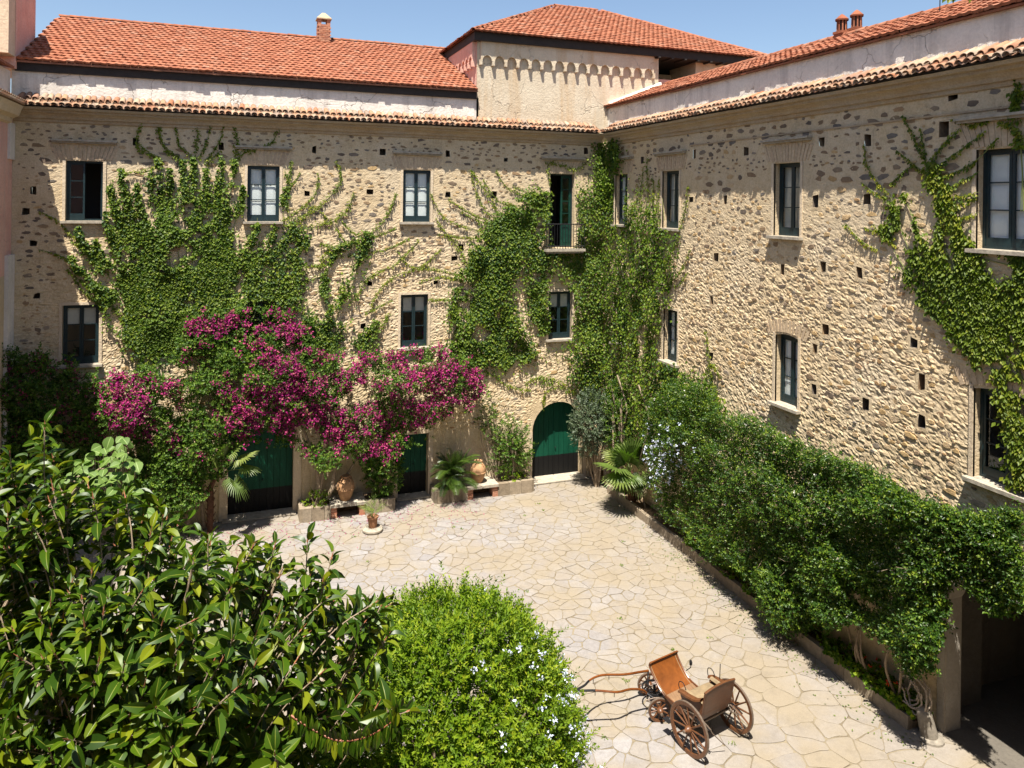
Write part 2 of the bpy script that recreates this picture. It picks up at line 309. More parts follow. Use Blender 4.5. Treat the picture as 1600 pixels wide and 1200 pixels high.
class MB:
    """collects polygons in world (or local) coordinates and links them as one mesh object"""
    def __init__(s): s.v = []; s.f = []; s.mi = []
    def poly(s, pts, mi=0):
        k = len(s.v); s.v.extend([tuple(float(c) for c in q) for q in pts]); s.f.append(list(range(k, k + len(pts)))); s.mi.append(mi)
    def grid(s, rows, closed=False, mi=0):
        k = len(s.v); nr, nc = len(rows), len(rows[0])
        for r in rows: s.v.extend([tuple(float(c) for c in q) for q in r])
        for i in range(nr - 1):
            for j in range(nc if closed else nc - 1):
                a, b2 = k + i * nc + j, k + i * nc + (j + 1) % nc
                s.f.append([a, b2, b2 + nc, a + nc]); s.mi.append(mi)
        return k
    def hexa(s, c, mi=0):                          # eight corners: bottom ring 0-3, top ring 4-7
        k = len(s.v); s.v.extend([tuple(float(x) for x in q) for q in c])
        for q in ((3, 2, 1, 0), (4, 5, 6, 7), (0, 1, 5, 4), (1, 2, 6, 5), (2, 3, 7, 6), (3, 0, 4, 7)):
            s.f.append([k + i for i in q]); s.mi.append(mi)
    def box(s, x0, x1, y0, y1, z0, z1, T=None, mi=0):
        c = [(x0, y0, z0), (x1, y0, z0), (x1, y1, z0), (x0, y1, z0), (x0, y0, z1), (x1, y0, z1), (x1, y1, z1), (x0, y1, z1)]
        if T is not None: c = [T(*q) for q in c]
        s.hexa(c, mi)
    def tube(s, pts, rad, n=6, cap=True, mi=0):
        P = [Vector([float(c) for c in q]) for q in pts]
        if len(P) < 2: return
        rad = [rad] * len(P) if isinstance(rad, (int, float)) else list(rad)
        d = (P[1] - P[0]).normalized(); a = d.orthogonal().normalized(); rows = []
        for i, q in enumerate(P):
            t = (P[min(i + 1, len(P) - 1)] - P[max(i - 1, 0)])
            t = t.normalized() if t.length > 1e-9 else d
            a = (a - t * a.dot(t)); a = a.normalized() if a.length > 1e-6 else t.orthogonal().normalized()
            bb = t.cross(a)
            rows.append([q + (a * math.cos(2 * math.pi * k / n) + bb * math.sin(2 * math.pi * k / n)) * rad[i] for k in range(n)])
        k = s.grid(rows, True, mi)
        if cap:
            s.f.append([k + j for j in range(n)][::-1]); s.mi.append(mi)
            e = k + (len(P) - 1) * n; s.f.append([e + j for j in range(n)]); s.mi.append(mi)
    def lathe(s, prof, c, n=20, axis=(0, 0, 1), mi=0):
        ax = Vector(axis).normalized(); a = ax.orthogonal().normalized(); b2 = ax.cross(a); c = Vector([float(x) for x in c])
        rows = [[c + ax * h + (a * math.cos(2 * math.pi * k / n) + b2 * math.sin(2 * math.pi * k / n)) * max(r, 1e-4) for k in range(n)] for r, h in prof]
        s.grid(rows, True, mi)
    def build(s, name, mat, parent=None, smooth=False, kind=None, attrs=None):
        o = wloc(parent) if parent is not None else np.zeros(3)
        me = bpy.data.meshes.new(name)
        me.from_pydata([(v[0] - o[0], v[1] - o[1], v[2] - o[2]) for v in s.v], [], s.f)
        mats = mat if isinstance(mat, (list, tuple)) else [mat]
        for x in mats: me.materials.append(x)
        if len(mats) > 1: me.polygons.foreach_set('material_index', s.mi)
        if smooth:
            me.polygons.foreach_set('use_smooth', [True] * len(s.f))
            try: me.set_sharp_from_angle(angle=R(40))
            except Exception: pass
        me.update()
        return link(name, me, None, parent, kind)

def instanced(name, tv, tf, A, T, mat, parent=None, var=None, kind='stuff', extra=None, smooth=False):
    """many copies of one template as one mesh: A (N,3,3) has the axes as columns, T (N,3)"""
    tv = np.asarray(tv, float); N, K = len(T), len(tv)
    o = wloc(parent) if parent is not None else np.zeros(3)
    P = np.einsum('nij,kj->nki', A, tv) + T[:, None, :] - o
    flat = np.concatenate([np.asarray(f) for f in tf]); sz = np.array([len(f) for f in tf])
    loops = (flat[None, :] + (np.arange(N) * K)[:, None]).ravel(); sizes = np.tile(sz, N)
    at = {'var': np.repeat(rng.random(N) if var is None else var, K)}
    for k, a in (extra or {}).items(): at[k] = np.tile(a, N)
    me = mesh_arrays(name, P.reshape(-1, 3), loops, sizes, at, smooth)
    return link(name, me, mat, parent, kind)
def single(name, me, A, T, parent, mat=None):
    o = bpy.data.objects.new(name, me); COL.objects.link(o); o.parent = parent
    mm = Matrix.Identity(4); t = T - wloc(parent)
    for i in range(3):
        for j in range(3): mm[i][j] = A[i][j]
        mm[i][3] = t[i]
    o.matrix_local = mm
    return o
def template_mesh(name, tv, tf, mat, extra=None, smooth=False):
    flat = np.concatenate([np.asarray(f) for f in tf])
    me = mesh_arrays(name, tv, flat, [len(f) for f in tf], extra, smooth); me.materials.append(mat); return me

def vnoise(P, scale, seed=0):
    P = np.asarray(P, float) * scale + seed * 17.31
    i = np.floor(P).astype(np.int64); f = P - i; f = f * f * (3 - 2 * f); out = 0
    for dx in (0, 1):
        for dy in (0, 1):
            for dz in (0, 1):
                h = ((i[..., 0] + dx) * 374761393 + (i[..., 1] + dy) * 668265263 + (i[..., 2] + dz) * 2147483647 + seed * 9176) & 0x7fffffff
                h = (h ^ (h >> 13)) * 1274126177 & 0x7fffffff
                h = ((h ^ (h >> 16)) & 0xffff) / 65535.0
                out = out + h * (f[..., 0] if dx else 1 - f[..., 0]) * (f[..., 1] if dy else 1 - f[..., 1]) * (f[..., 2] if dz else 1 - f[..., 2])
    return out
def inside(poly, x, y):
    r = np.zeros(x.shape, bool); k = len(poly)
    for i in range(k):
        (x0, y0), (x1, y1) = poly[i], poly[(i + 1) % k]
        if y0 == y1: continue
        c = ((y0 > y) != (y1 > y)) & (x < (x1 - x0) * (y - y0) / (y1 - y0) + x0); r ^= c
    return r
def sample(poly, nn, soft=4.0):
    p = np.array(poly, float); lo, hi = p.min(0), p.max(0); xs, ys = [], []; got = 0
    while got < nn:
        x = rng.uniform(lo[0], hi[0], nn * 2); y = rng.uniform(lo[1], hi[1], nn * 2); k = inside(poly, x, y)
        xs.append(x[k]); ys.append(y[k]); got += k.sum()
    return np.concatenate(xs)[:nn] + rng.normal(0, soft, nn), np.concatenate(ys)[:nn] + rng.normal(0, soft, nn)
def smooth_line(pts, k=8):
    P = np.array(pts, float); out = []
    for i in range(len(P) - 1):
        p0, p1, p2, p3 = P[max(i - 1, 0)], P[i], P[i + 1], P[min(i + 2, len(P) - 1)]
        for t in np.linspace(0, 1, k, endpoint=False):
            out.append(0.5 * ((2 * p1) + (-p0 + p2) * t + (2 * p0 - 5 * p1 + 4 * p2 - p3) * t * t + (-p0 + 3 * p1 - 3 * p2 + p3) * t ** 3))
    out.append(P[-1]); return np.array(out)
def unit(a): return a / np.maximum(np.linalg.norm(a, axis=-1, keepdims=True), 1e-9)
def rnd3(nn): return unit(rng.normal(size=(nn, 3)))

LEAF_V = V3([(0, 0, 0), (0.5, 0.45, 0.10), (0, 1, 0), (-0.5, 0.45, 0.10), (0, 0.5, -0.04)])
LEAF_F = [(0, 1, 4), (1, 2, 4), (2, 3, 4), (3, 0, 4)]
DIA_V = V3([(0, 0, 0), (0.5, 0.42, 0.12), (0, 1, 0), (-0.5, 0.42, 0.12)])
DIA_F = [(0, 1, 2), (0, 2, 3)]
def leaves(name, P, D, Nn, L, W, mat, parent, var=None, tv=DIA_V, tf=DIA_F):
    D = unit(D); S = unit(np.cross(D, Nn)); Nn = unit(np.cross(S, D))
    L = np.broadcast_to(L, len(P)); W = np.broadcast_to(W, len(P))
    A = np.stack([S * W[:, None], D * L[:, None], Nn * W[:, None]], axis=2)
    return instanced(name, tv, tf, A, P, mat, parent, var)
def sprigs(P, D, k, slen, L, W, spread=0.85):
    """leaves set round short stems: base points P, stem directions D, k leaves each"""
    nn = len(P); D = unit(D); A = unit(np.cross(D, rnd3(nn))); B = np.cross(D, A)
    t = np.tile((np.arange(k) + 0.5) / k, nn); idx = np.repeat(np.arange(nn), k)
    ph = np.tile(np.arange(k) * 2.4, nn) + np.repeat(rng.uniform(0, 6.28, nn), k) + rng.normal(0, .3, nn * k)
    sl = np.broadcast_to(slen, nn)[idx]
    base = P[idx] + D[idx] * (sl * t)[:, None]
    rad = A[idx] * np.cos(ph)[:, None] + B[idx] * np.sin(ph)[:, None]
    dd = unit(D[idx] * (0.35 + 0.5 * t)[:, None] + rad * spread + rng.normal(0, .15, (nn * k, 3)))
    no = unit(D[idx] * 1.0 - rad * 0.3 + V3([0, 0, .3]) + rng.normal(0, .25, (nn * k, 3)))
    sc = rng.uniform(.7, 1.2, nn * k)
    return base, dd, no, L * sc, W * sc, np.clip(np.repeat(rng.uniform(0, .75, nn), k) + .25 * t + rng.normal(0, .06, nn * k), 0, .999)

# ------------------------------------------------------------------ the ground
def convex_clip(poly, a, c):                       # keep the side where a.x <= c
    out = []
    for i in range(len(poly)):
        p, q = poly[i], poly[(i + 1) % len(poly)]
        dp, dq = a[0] * p[0] + a[1] * p[1] - c, a[0] * q[0] + a[1] * q[1] - c
        if dp <= 0: out.append(p)
        if (dp < 0 < dq) or (dq < 0 < dp):
            t = dp / (dp - dq); out.append((p[0] + (q[0] - p[0]) * t, p[1] + (q[1] - p[1]) * t))
    return out
mb = MB(); mb.poly([(-80, -60, 0), (120, -60, 0), (120, 140, 0), (-80, 140, 0)])
ground = mb.build('courtyard_ground', M['joint']); ground['kind'] = 'structure'
X0, X1, Y0, Y1 = -6.4, 13.73, 8.0, 26.95
seeds = []
cell = {}
def rmin(x, y):
    near = np.clip((16.0 - y) / 4.0, 0, 1)
    patch = vnoise(V3([x, y, 3.0]), 0.35, 4)
    return (0.36 + 0.24 * patch) * (1 - near) + (0.60 + 0.5 * patch) * near
tries = rng.uniform([X0 - 1, Y0 - 1], [X1 + 1, Y1 + 1], (16000, 2))
for x, y in tries:
    r = rmin(x, y) * random.choice((.5, .7, .85, 1.0, 1.25)); gx, gy = int(x // 1.2), int(y // 1.2); ok = True
    for i in (-1, 0, 1):
        for j in (-1, 0, 1):
            for (a, c2, _k) in cell.get((gx + i, gy + j), ()):
                if (a - x) ** 2 + ((c2 - y) * 1.4) ** 2 < r * r: ok = False
    if ok:
        cell.setdefault((gx, gy), []).append((x, y, len(seeds))); seeds.append((x, y))
stones = []
for (x, y) in seeds:
    if not (X0 - .5 < x < X1 + .4 and Y0 < y < Y1 + .3): continue
    poly = [(x - 2, y - 2), (x + 2, y - 2), (x + 2, y + 2), (x - 2, y + 2)]
    gx, gy = int(x // 1.2), int(y // 1.2)
    for i in (-2, -1, 0, 1, 2):
        for j in (-2, -1, 0, 1, 2):
            for (a, c2, _k) in cell.get((gx + i, gy + j), ()):
                if (a, c2) == (x, y): continue
                dx, dy = a - x, c2 - y; L = math.hypot(dx, dy)
                if L < 4: poly = convex_clip(poly, (dx / L, dy / L), (dx / L) * (x + dx / 2) + (dy / L) * (y + dy / 2) - random.uniform(0.002, 0.011))
                if len(poly) < 3: break
    if len(poly) < 3: continue
    for (a, c) in (((-1, 0), -X0), ((1, 0), X1 + .02), ((0, 1), Y1)):
        poly = convex_clip(poly, a, c)
        if len(poly) < 3: break
    if len(poly) >= 3 and abs(sum(poly[i][0] * poly[(i + 1) % len(poly)][1] - poly[(i + 1) % len(poly)][0] * poly[i][1] for i in range(len(poly)))) > .02: stones.append(poly)
def stone_poly(poly, h, tilt):
    out = []                                        # roughened outline
    for i in range(len(poly)):
        p, q = V3(poly[i]), V3(poly[(i + 1) % len(poly)]); L = np.linalg.norm(q - p)
        if L < 0.02: continue
        nrm = V3([q[1] - p[1], p[0] - q[0]]) / L
        k = max(2, int(L / 0.13)); rd = min(0.16, 0.05 / L)
        for t in np.linspace(rd, 1 - rd, k):
            out.append(p + (q - p) * t + nrm * random.uniform(-0.016, 0.004) * min(1, L / .2))
    out = [q + (V3([vnoise(V3([q[0], q[1], 1.0]), 2.3, 51), vnoise(V3([q[0], q[1], 2.0]), 2.3, 52)]) - .5) * .16 + (V3([vnoise(V3([q[0], q[1], 1.0]), 6.0, 53), vnoise(V3([q[0], q[1], 2.0]), 6.0, 54)]) - .5) * .05 for q in out]
    c = np.mean(out, axis=0); n_ = len(out)
    v = [(q[0], q[1], -0.004) for q in out]
    def top(q): return h + tilt[0] * (q[0] - c[0]) + tilt[1] * (q[1] - c[1])
    v += [(q[0], q[1], max(0.004, top(q) - 0.004)) for q in out]
    ins = [c + (q - c) * (1 - 0.016 / max(np.linalg.norm(q - c), .05)) for q in out]
    v += [(q[0], q[1], max(0.006, top(q))) for q in ins]
    f = []
    for r in (0, 1):
        for i in range(n_):
            j = (i + 1) % n_; f.append((r * n_ + i, r * n_ + j, (r + 1) * n_ + j, (r + 1) * n_ + i))
    f.append(tuple(2 * n_ + i for i in range(n_)))
    return v, f, c
built = []
for poly in stones:
    v, f, c = stone_poly(poly, random.uniform(0.008, 0.018), (random.uniform(-.012, .012), random.uniform(-.012, .012)))
    a = 0.5 * abs(sum(poly[i][0] * poly[(i + 1) % len(poly)][1] - poly[(i + 1) % len(poly)][0] * poly[i][1] for i in range(len(poly))))
    px, py, d = project(V3([c[0], c[1], 0]))
    hid = (px < 380) or (py > 900 and px < 880) or px > 1480 or py > 1215
    built.append((-(0 if hid else 1) * a / d ** 3, v, f, c))
built.sort(key=lambda q: q[0])
for (_, v, f, c) in built[:300]:
    me = bpy.data.meshes.new('paving_stone'); me.from_pydata([(q[0] - c[0], q[1] - c[1], q[2]) for q in v], [], f); me.update()
    link('paving_stone', me, M['pave'], ground, loc=(c[0], c[1], 0))
vv, ll, ss, va = [], [], [], []; k = 0
for (_, v, f, c) in built[300:]:
    vv += v; r = rng.random(); va += [r] * len(v)
    for q in f: ll += [i + k for i in q]; ss.append(len(q))
    k += len(v)
me = mesh_arrays('paving_stones', vv, ll, ss, {'var': va}); link('paving_stones', me, M['pave'], ground, 'stuff')
mb = MB(); mb.poly([(13.2, 11.7, 0.2), (13.75, 11.7, 0.2), (13.75, 26.9, 0.2), (13.2, 26.9, 0.2)])
mb.build('bed_soil', M['soil'])['kind'] = 'structure'

# ------------------------------------------------------------------ walls
def relief(W_, UU, ZZ):
    Q = np.stack([UU, ZZ * 1.9, np.full_like(UU, 3.0 if W_.k == 'b' else 8.0)], -1)
    Q = Q + (vnoise(Q, 1.7, 41) * .35)[..., None]
    chips = np.abs(vnoise(Q, 5.6, 1) - .5) * .40 + vnoise(Q, 10.5, 2) * .42 + vnoise(Q, 19.0, 3) * .62
    low = np.clip((11.8 - ZZ) / 3.4, .30, 1)         # the lower storeys are rougher than the pointed top course
    return (chips - .56) * .052 * low + (vnoise(Q, .35, 9) - .5) * .02
class Wall:
    def __init__(s, kind): s.k = kind
    def P(s, u, w_, z):                             # u along the wall, w_ into the wall, z up
        return V3([u, YB + w_, z]) if s.k == 'b' else V3([XR + w_, u, z])
    def axes(s):                                    # columns: along, outward, up
        return V3([[1, 0, 0], [0, -1, 0], [0, 0, 1]]).T if s.k == 'b' else V3([[0, 1, 0], [-1, 0, 0], [0, 0, 1]]).T
    def T(s): return lambda u, w_, z: s.P(u, w_, z)
WB, WR = Wall('b'), Wall('r')
EAVE = 13.57
wing_b = thing('stone_wing', 'long rubble stone wing across the back with magenta bougainvillea and green gates below', 'building', (3, 27, 0))
wing_r = thing('stone_wing', 'rubble stone wing on the right with a plant-covered arcade at its foot', 'building', (14.5, 16, 0))

# openings: (u0, u1, z0, z1, depth, arch rise or None)
WIN_B = [(-5.06, -4.02, 10.03, 11.92, 'open'), (0.31, 1.35, 10.03, 11.92, 'shutter'), (5.62, 6.64, 10.03, 11.92, 'shutter'),
         (-5.1, -4.08, 5.50, 7.38, 'blind'), (0.29, 1.3, 5.45, 7.38, 'dark'), (5.59, 6.60, 5.48, 7.40, 'blind'), (11.38, 12.36, 5.50, 7.35, 'blind')]
WIN_R = [(25.08, 26.1, 10.0, 11.93, 'shutter'), (21.58, 22.65, 9.98, 11.93, 'curtain'), (15.86, 16.9, 9.97, 11.93, 'curtain'), (9.72, 10.9, 9.97, 11.93, 'shutter'),
         (25.1, 26.05, 5.45, 7.22, 'shutter'), (21.58, 22.47, 5.48, 7.25, 'shutter'), (15.86, 16.76, 5.48, 7.36, 'shutter'), (9.72, 10.9, 5.45, 7.28, 'inner')]
BALC = (11.39, 12.42, 9.06, 11.93)
def near_hole(u, z, ops, mu, mz): return any(a - mu < u < b2 + mu and c - mz < z < d + mz for (a, b2, c, d, *_) in ops)
HB = [(212, 222), (346, 229), (598, 238), (490, 234), (700, 240), (790, 249), (52, 298), (52, 380), (578, 300), (480, 302), (700, 304), (772, 305), (824, 308),
      (720, 387), (578, 378), (577, 443), (681, 441), (567, 510), (467, 443), (710, 404), (774, 503), (57, 462), (832, 498), (781, 435), (40, 330), (340, 300), (250, 300), (915, 236)]
HR = [(1080, 312), (1134, 312), (1085, 241), (1166, 236), (1119, 402), (1112, 470), (1111, 557), (1275, 314), (1355, 312), (1284, 222), (1356, 219), (1475, 202),
      (1222, 422), (1286, 417), (1343, 426), (1290, 515), (1273, 543), (1427, 537), (1272, 608), (1353, 632), (1440, 658), (1440, 597), (1004, 250), (1490, 146)]
def holes(lst, fn, ops, iu):
    out = []
    for (x, y) in lst:
        p = fn(x, y); u, z = p[iu], p[2]
        if near_hole(u, z, ops, 0.25, 0.2): continue
        a, c = random.uniform(.08, .12), random.uniform(.08, .14)
        if iu == 1: c += .03
        out.append((u - a, u + a, z - c, z + c))
    return out
ops_b = [(a, b2, c, d, 1.4, None) for (a, b2, c, d, _s) in WIN_B] + [(*BALC, 1.6, None), (-0.19, 1.92, -0.05, 3.0, 0.9, None), (5.56, 6.68, -0.05, 2.32, 0.9, None), (10.78, 12.93, -0.05, 3.05, 1.0, 1.075)]
ops_r = [(a, b2, c, d, 1.4, (0.07 if (d < 8 and a < 20) else None)) for (a, b2, c, d, _s) in WIN_R] + [(7.2, 11.45, -0.05, 4.15, 0.42, 1.4)]
hol_b = holes(HB, on_back, ops_b, 0); hol_r = holes(HR, on_right, ops_r, 1)
def wall_face(W_, u0, u1, z0, z1, ops, hol, name, parent):
    allo = [o[:4] for o in ops] + hol
    us = sorted({u0, u1, *[o[0] for o in allo], *[o[1] for o in allo]}); zs = sorted({z0, z1, *[o[2] for o in allo], *[o[3] for o in allo]})
    us = [q for q in us if u0 <= q <= u1]; zs = [q for q in zs if z0 <= q <= z1]
    def fill(q, vis0, vis1):
        out = []
        for p, r in zip(q[:-1], q[1:]):
            k = max(1, int(math.ceil((r - p) / (.042 if vis0 < (p + r) / 2 < vis1 else .6)))); out += list(np.linspace(p, r, k, endpoint=False))
        return np.array(out + [q[-1]])
    us = fill(us, *((-6.5, 13.8) if W_.k == 'b' else (9.2, 27.1))); zs = fill(zs, 2.0, 13.2)
    nu, nz = len(us), len(zs); UU, ZZ = np.meshgrid(us, zs, indexing='ij')
    cu, cz = (us[:-1] + us[1:]) / 2, (zs[:-1] + zs[1:]) / 2; solid = np.ones((nu - 1, nz - 1), bool); flat = np.zeros((nu, nz), bool)
    for (a, b2, c, d) in allo:
        solid &= ~(((cu > a) & (cu < b2))[:, None] & ((cz > c) & (cz < d))[None, :])
        flat |= (((us > a - .03) & (us < b2 + .03))[:, None] & ((zs > c - .03) & (zs < d + .03))[None, :])
    disp = relief(W_, UU, ZZ)
    disp[flat] = 0; disp[0, :] = 0; disp[-1, :] = 0
    V = np.stack([UU, np.full_like(UU, YB) - disp, ZZ], -1) if W_.k == 'b' else np.stack([np.full_like(UU, XR) - disp, UU, ZZ], -1)
    ii, jj = np.nonzero(solid); q = np.stack([ii * nz + jj, (ii + 1) * nz + jj, (ii + 1) * nz + jj + 1, ii * nz + jj + 1], 1)
    me = mesh_arrays(name, V.reshape(-1, 3) - wloc(parent), q.ravel(), np.full(len(q), 4)); link(name, me, M['mortar'], parent)
    for (a, b2, c, d, dep, rise) in ops:
        mb = MB(); ztop = d if rise is None else d - rise
        wr = 0.32 if dep > 1.2 else dep
        c0 = max(c, 0)
        q = [(a, c0, a, ztop), (b2, c0, b2, ztop)]
        for (ua, za, ub, zb) in q: mb.poly([W_.P(ua, 0, za), W_.P(ub, 0, zb), W_.P(ub, wr, zb), W_.P(ua, wr, za)])
        if c > 0: mb.poly([W_.P(a, 0, c), W_.P(b2, 0, c), W_.P(b2, wr, c), W_.P(a, wr, c)])
        if rise is None: mb.poly([W_.P(a, 0, d), W_.P(b2, 0, d), W_.P(b2, wr, d), W_.P(a, wr, d)])
        else:
            h = (b2 - a) / 2; r = (h * h + rise * rise) / (2 * rise); cu, cz = (a + b2) / 2, d - r; k = 16
            th = math.asin(min(1, h / r)); pts = [(cu - r * math.sin(th - 2 * th * i / k), cz + r * math.cos(th - 2 * th * i / k)) for i in range(k + 1)]
            for i in range(k):
                (ua, za), (ub, zb) = pts[i], pts[i + 1]
                mb.poly([W_.P(ua, 0, za), W_.P(ub, 0, zb), W_.P(ub, wr, zb), W_.P(ua, wr, za)])
                mb.poly([W_.P(ua, 0, za), W_.P(ub, 0, zb), W_.P(ub, 0, d), W_.P(ua, 0, d)])
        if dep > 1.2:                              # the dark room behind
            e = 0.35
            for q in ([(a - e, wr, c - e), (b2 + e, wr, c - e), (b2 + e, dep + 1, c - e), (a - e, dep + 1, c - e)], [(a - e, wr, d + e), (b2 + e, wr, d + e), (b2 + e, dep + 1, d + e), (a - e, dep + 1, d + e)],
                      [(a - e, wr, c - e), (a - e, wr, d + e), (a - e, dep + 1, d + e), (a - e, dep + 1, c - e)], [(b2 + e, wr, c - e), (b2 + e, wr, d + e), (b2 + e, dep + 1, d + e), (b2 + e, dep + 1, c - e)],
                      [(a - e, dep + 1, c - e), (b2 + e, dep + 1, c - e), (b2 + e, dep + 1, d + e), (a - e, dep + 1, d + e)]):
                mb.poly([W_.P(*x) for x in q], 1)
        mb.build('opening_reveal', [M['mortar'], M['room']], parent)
    for (a, b2, c, d) in hol:                      # putlog holes: a small rough pocket each, a stone lintel over it
        hb = MB(); j = lambda: random.uniform(-.042, .042)
        f = [(a + j(), c + j()), (b2 + j(), c + j()), (b2 + j(), d + j()), (a + j(), d + j())]
        e = 0.07; g = [(a - e, c - e), (b2 + e, c - e), (b2 + e, d + e), (a - e, d + e)]
        for i in range(4):
            (p, q), (r, s) = f[i], f[(i + 1) % 4]; (p2, q2), (r2, s2) = g[i], g[(i + 1) % 4]
            hb.poly([W_.P(p, .002, q), W_.P(r, .002, s), W_.P(r, .4, s), W_.P(p, .4, q)])
            hb.poly([W_.P(p, -.006, q), W_.P(r, -.006, s), W_.P(r2, -.003, s2), W_.P(p2, -.003, q2)], 1)
        hb.poly([W_.P(a - .03, .4, c - .03), W_.P(b2 + .03, .4, c - .03), W_.P(b2 + .03, .4, d + .03), W_.P(a - .03, .4, d + .03)])
        hb.build('putlog_hole', [M['dark_stone'], M['mortar']], parent)
wall_face(WB, -6.9, XR, 0, 13.25, ops_b, hol_b, 'wall', wing_b)
wall_face(WR, 3.0, YB, 0, 13.25, ops_r, hol_r, 'wall', wing_r)

# stones set in the mortar
SV, SF = [], []
for k in range(16):
    nn = random.randint(5, 8); rr = random.Random(k); ring = []
    for i in range(nn):
        a = 2 * math.pi * (i + rr.uniform(-.36, .36)) / nn; ca, sa = math.cos(a), math.sin(a)
        e = (abs(ca) ** 3 + abs(sa) ** 3) ** (-1 / 3) * rr.uniform(.70, 1.04)
        ring.append((ca * e * .5, sa * e * .5))
    v = []
    for (s, h) in ((1.02, -3.0), (1.0, 0.7), (0.90, 1.0)):
        tl = (rr.uniform(-.25, .25), rr.uniform(-.25, .25))
        v += [(x * s, h + (x * tl[0] + y * tl[1] if s < 1 else 0), y * s) for x, y in ring]
    f = [(r * nn + i, r * nn + (i + 1) % nn, (r + 1) * nn + (i + 1) % nn, (r + 1) * nn + i) for r in (0, 1) for i in range(nn)] + [tuple(range(2 * nn, 3 * nn))]
    SV.append(V3(v)); SF.append(f)
def lay_stones(W_, u0, u1, z0, z1, ops, hol, parent, hidden):
    rows = []; z = z0; blocks = [(a - .2, b2 + .2, c - .14, d + .62 if c > 9 else d + .2) for (a, b2, c, d, *_) in ops] + [(a - .05, b2 + .05, c - .05, d + .05) for a, b2, c, d in hol]
    B = np.array(blocks)
    while z < z1:
        up = z > 8.7 + (1.2 if W_.k == 'r' else 0)
        h = random.choice((.08, .11, .14, .17, .2)) if up else random.choice((.06, .08, .1, .12, .16))
        u = u0 + random.uniform(0, .3)
        while u < u1:
            wd = h * random.uniform(1.0, 2.6); jz = random.uniform(-.05, .05)
            zz = z + h / 2 + jz
            patch = float(vnoise(V3([u, zz, 7.0 if W_.k == 'b' else 3.0]), 0.45, 2)); fine = float(vnoise(V3([u, zz, 1.0]), 1.6, 3))
            t = np.clip((zz - 7.2) / 2.6, 0, 1) if W_.k == 'b' else np.clip((zz - 9.6) / 2.2, 0, 1)
            if W_.k == 'r': t = max(t, 0.35 * (patch > .55))
            dark = random.random() < 0.07 + 0.78 * t * (0.6 + .6 * patch)
            keep = (0.60 + .25 * fine) if t > .5 else (0.26 + .6 * fine)
            if random.random() < keep and not ((B[:, 0] < u + wd) & (B[:, 1] > u) & (B[:, 2] < zz + h / 2) & (B[:, 3] > zz - h / 2)).any():
                rows.append((u + wd / 2, zz, wd * random.uniform(.86, 1.0), h * random.uniform(.7, .95), random.uniform(.003, .013) if dark else random.uniform(.004, .015), dark))
            u += wd + random.uniform(.0, .06) + (random.uniform(.02, .16) if t > .5 else 0)
        z += h + random.uniform(.0, .03)
    rows = np.array(rows, float); N = len(rows)
    rl = relief(W_, rows[:, 0], rows[:, 1]); P = np.array([W_.P(r[0], -max(q, -.01), r[1]) for r, q in zip(rows, rl)]); px, py, d = project(P)
    score = rows[:, 2] * rows[:, 3] / d ** 2 * (rows[:, 5] + .5)
    bad = (px < 5) | (px > 1595) | (py < 0) | (py > 1195)
    for poly in hidden: bad |= inside(poly, px, py)
    score[bad] = -1
    order = np.argsort(-score); first = set(order[:300].tolist())
    ax = W_.axes(); tm = [[template_mesh('stone', SV[k], SF[k], M[mn]) for k in range(16)] for mn in ('pale_stone', 'dark_stone')]
    kind = rng.integers(0, 16, N); ang = rng.normal(0, .14, N)
    def xf(i):
        c, s = math.cos(ang[i]), math.sin(ang[i])
        rot = V3([[c, 0, -s], [0, 1, 0], [s, 0, c]])
        return ax @ (np.diag([1, 1, 1]) @ rot) @ np.diag([rows[i, 2], rows[i, 4], rows[i, 3]])
    XF = np.array([xf(i) for i in range(N)])
    for i in order[:300]:
        single('stone', tm[int(rows[i, 5])][kind[i]], XF[i], P[i], parent)
    rest = np.array([i for i in range(N) if i not in first])
    for dk, mn, nm in ((0, 'pale_stone', 'stones'), (1, 'dark_stone', 'dark_stones')):
        vs_, ls_, sz_, va_ = [], [], [], []; off = 0; o = wloc(parent)
        for k in range(16):
            ii = rest[(kind[rest] == k) & (rows[rest, 5] == dk)]
            if not len(ii): continue
            q = np.einsum('nij,kj->nki', XF[ii], SV[k]) + P[ii][:, None, :] - o; K = len(SV[k])
            fl = np.concatenate([np.asarray(f) for f in SF[k]]); s_ = np.array([len(f) for f in SF[k]])
            vs_.append(q.reshape(-1, 3)); ls_.append((fl[None] + (np.arange(len(ii)) * K)[:, None] + off).ravel()); sz_.append(np.tile(s_, len(ii)))
            va_.append(np.repeat(rng.random(len(ii)), K)); off += K * len(ii)
        me = mesh_arrays(nm, np.concatenate(vs_), np.concatenate(ls_), np.concatenate(sz_), {'var': np.concatenate(va_)})
        link(nm, me, M[mn], parent, 'stuff')
HEDGE = [(1012, 700), (1012, 640), (1050, 600), (1110, 605), (1130, 650), (1180, 655), (1240, 690), (1330, 725), (1380, 745), (1430, 782), (1500, 802), (1545, 812), (1600, 800), (1600, 950), (1560, 965),
         (1520, 920), (1500, 905), (1478, 912), (1478, 960), (1470, 1010), (1460, 1052), (1445, 1045), (1425, 1058), (1405, 1020), (1372, 990), (1335, 972), (1300, 985), (1270, 965), (1200, 940), (1172, 905), (1140, 878), (1112, 880), (1085, 842), (1030, 800), (1022, 760)]
IVYC = [(900, 290), (930, 300), (948, 215), (962, 222), (966, 290), (985, 325), (1020, 322), (1032, 345), (1046, 372), (1045, 440), (1038, 480), (1034, 560), (1055, 578), (1110, 602), (1130, 645), (1010, 705), (950, 690), (945, 645), (905, 620), (900, 560), (895, 530), (900, 470), (893, 440), (862, 412), (850, 388), (895, 392), (908, 350)]
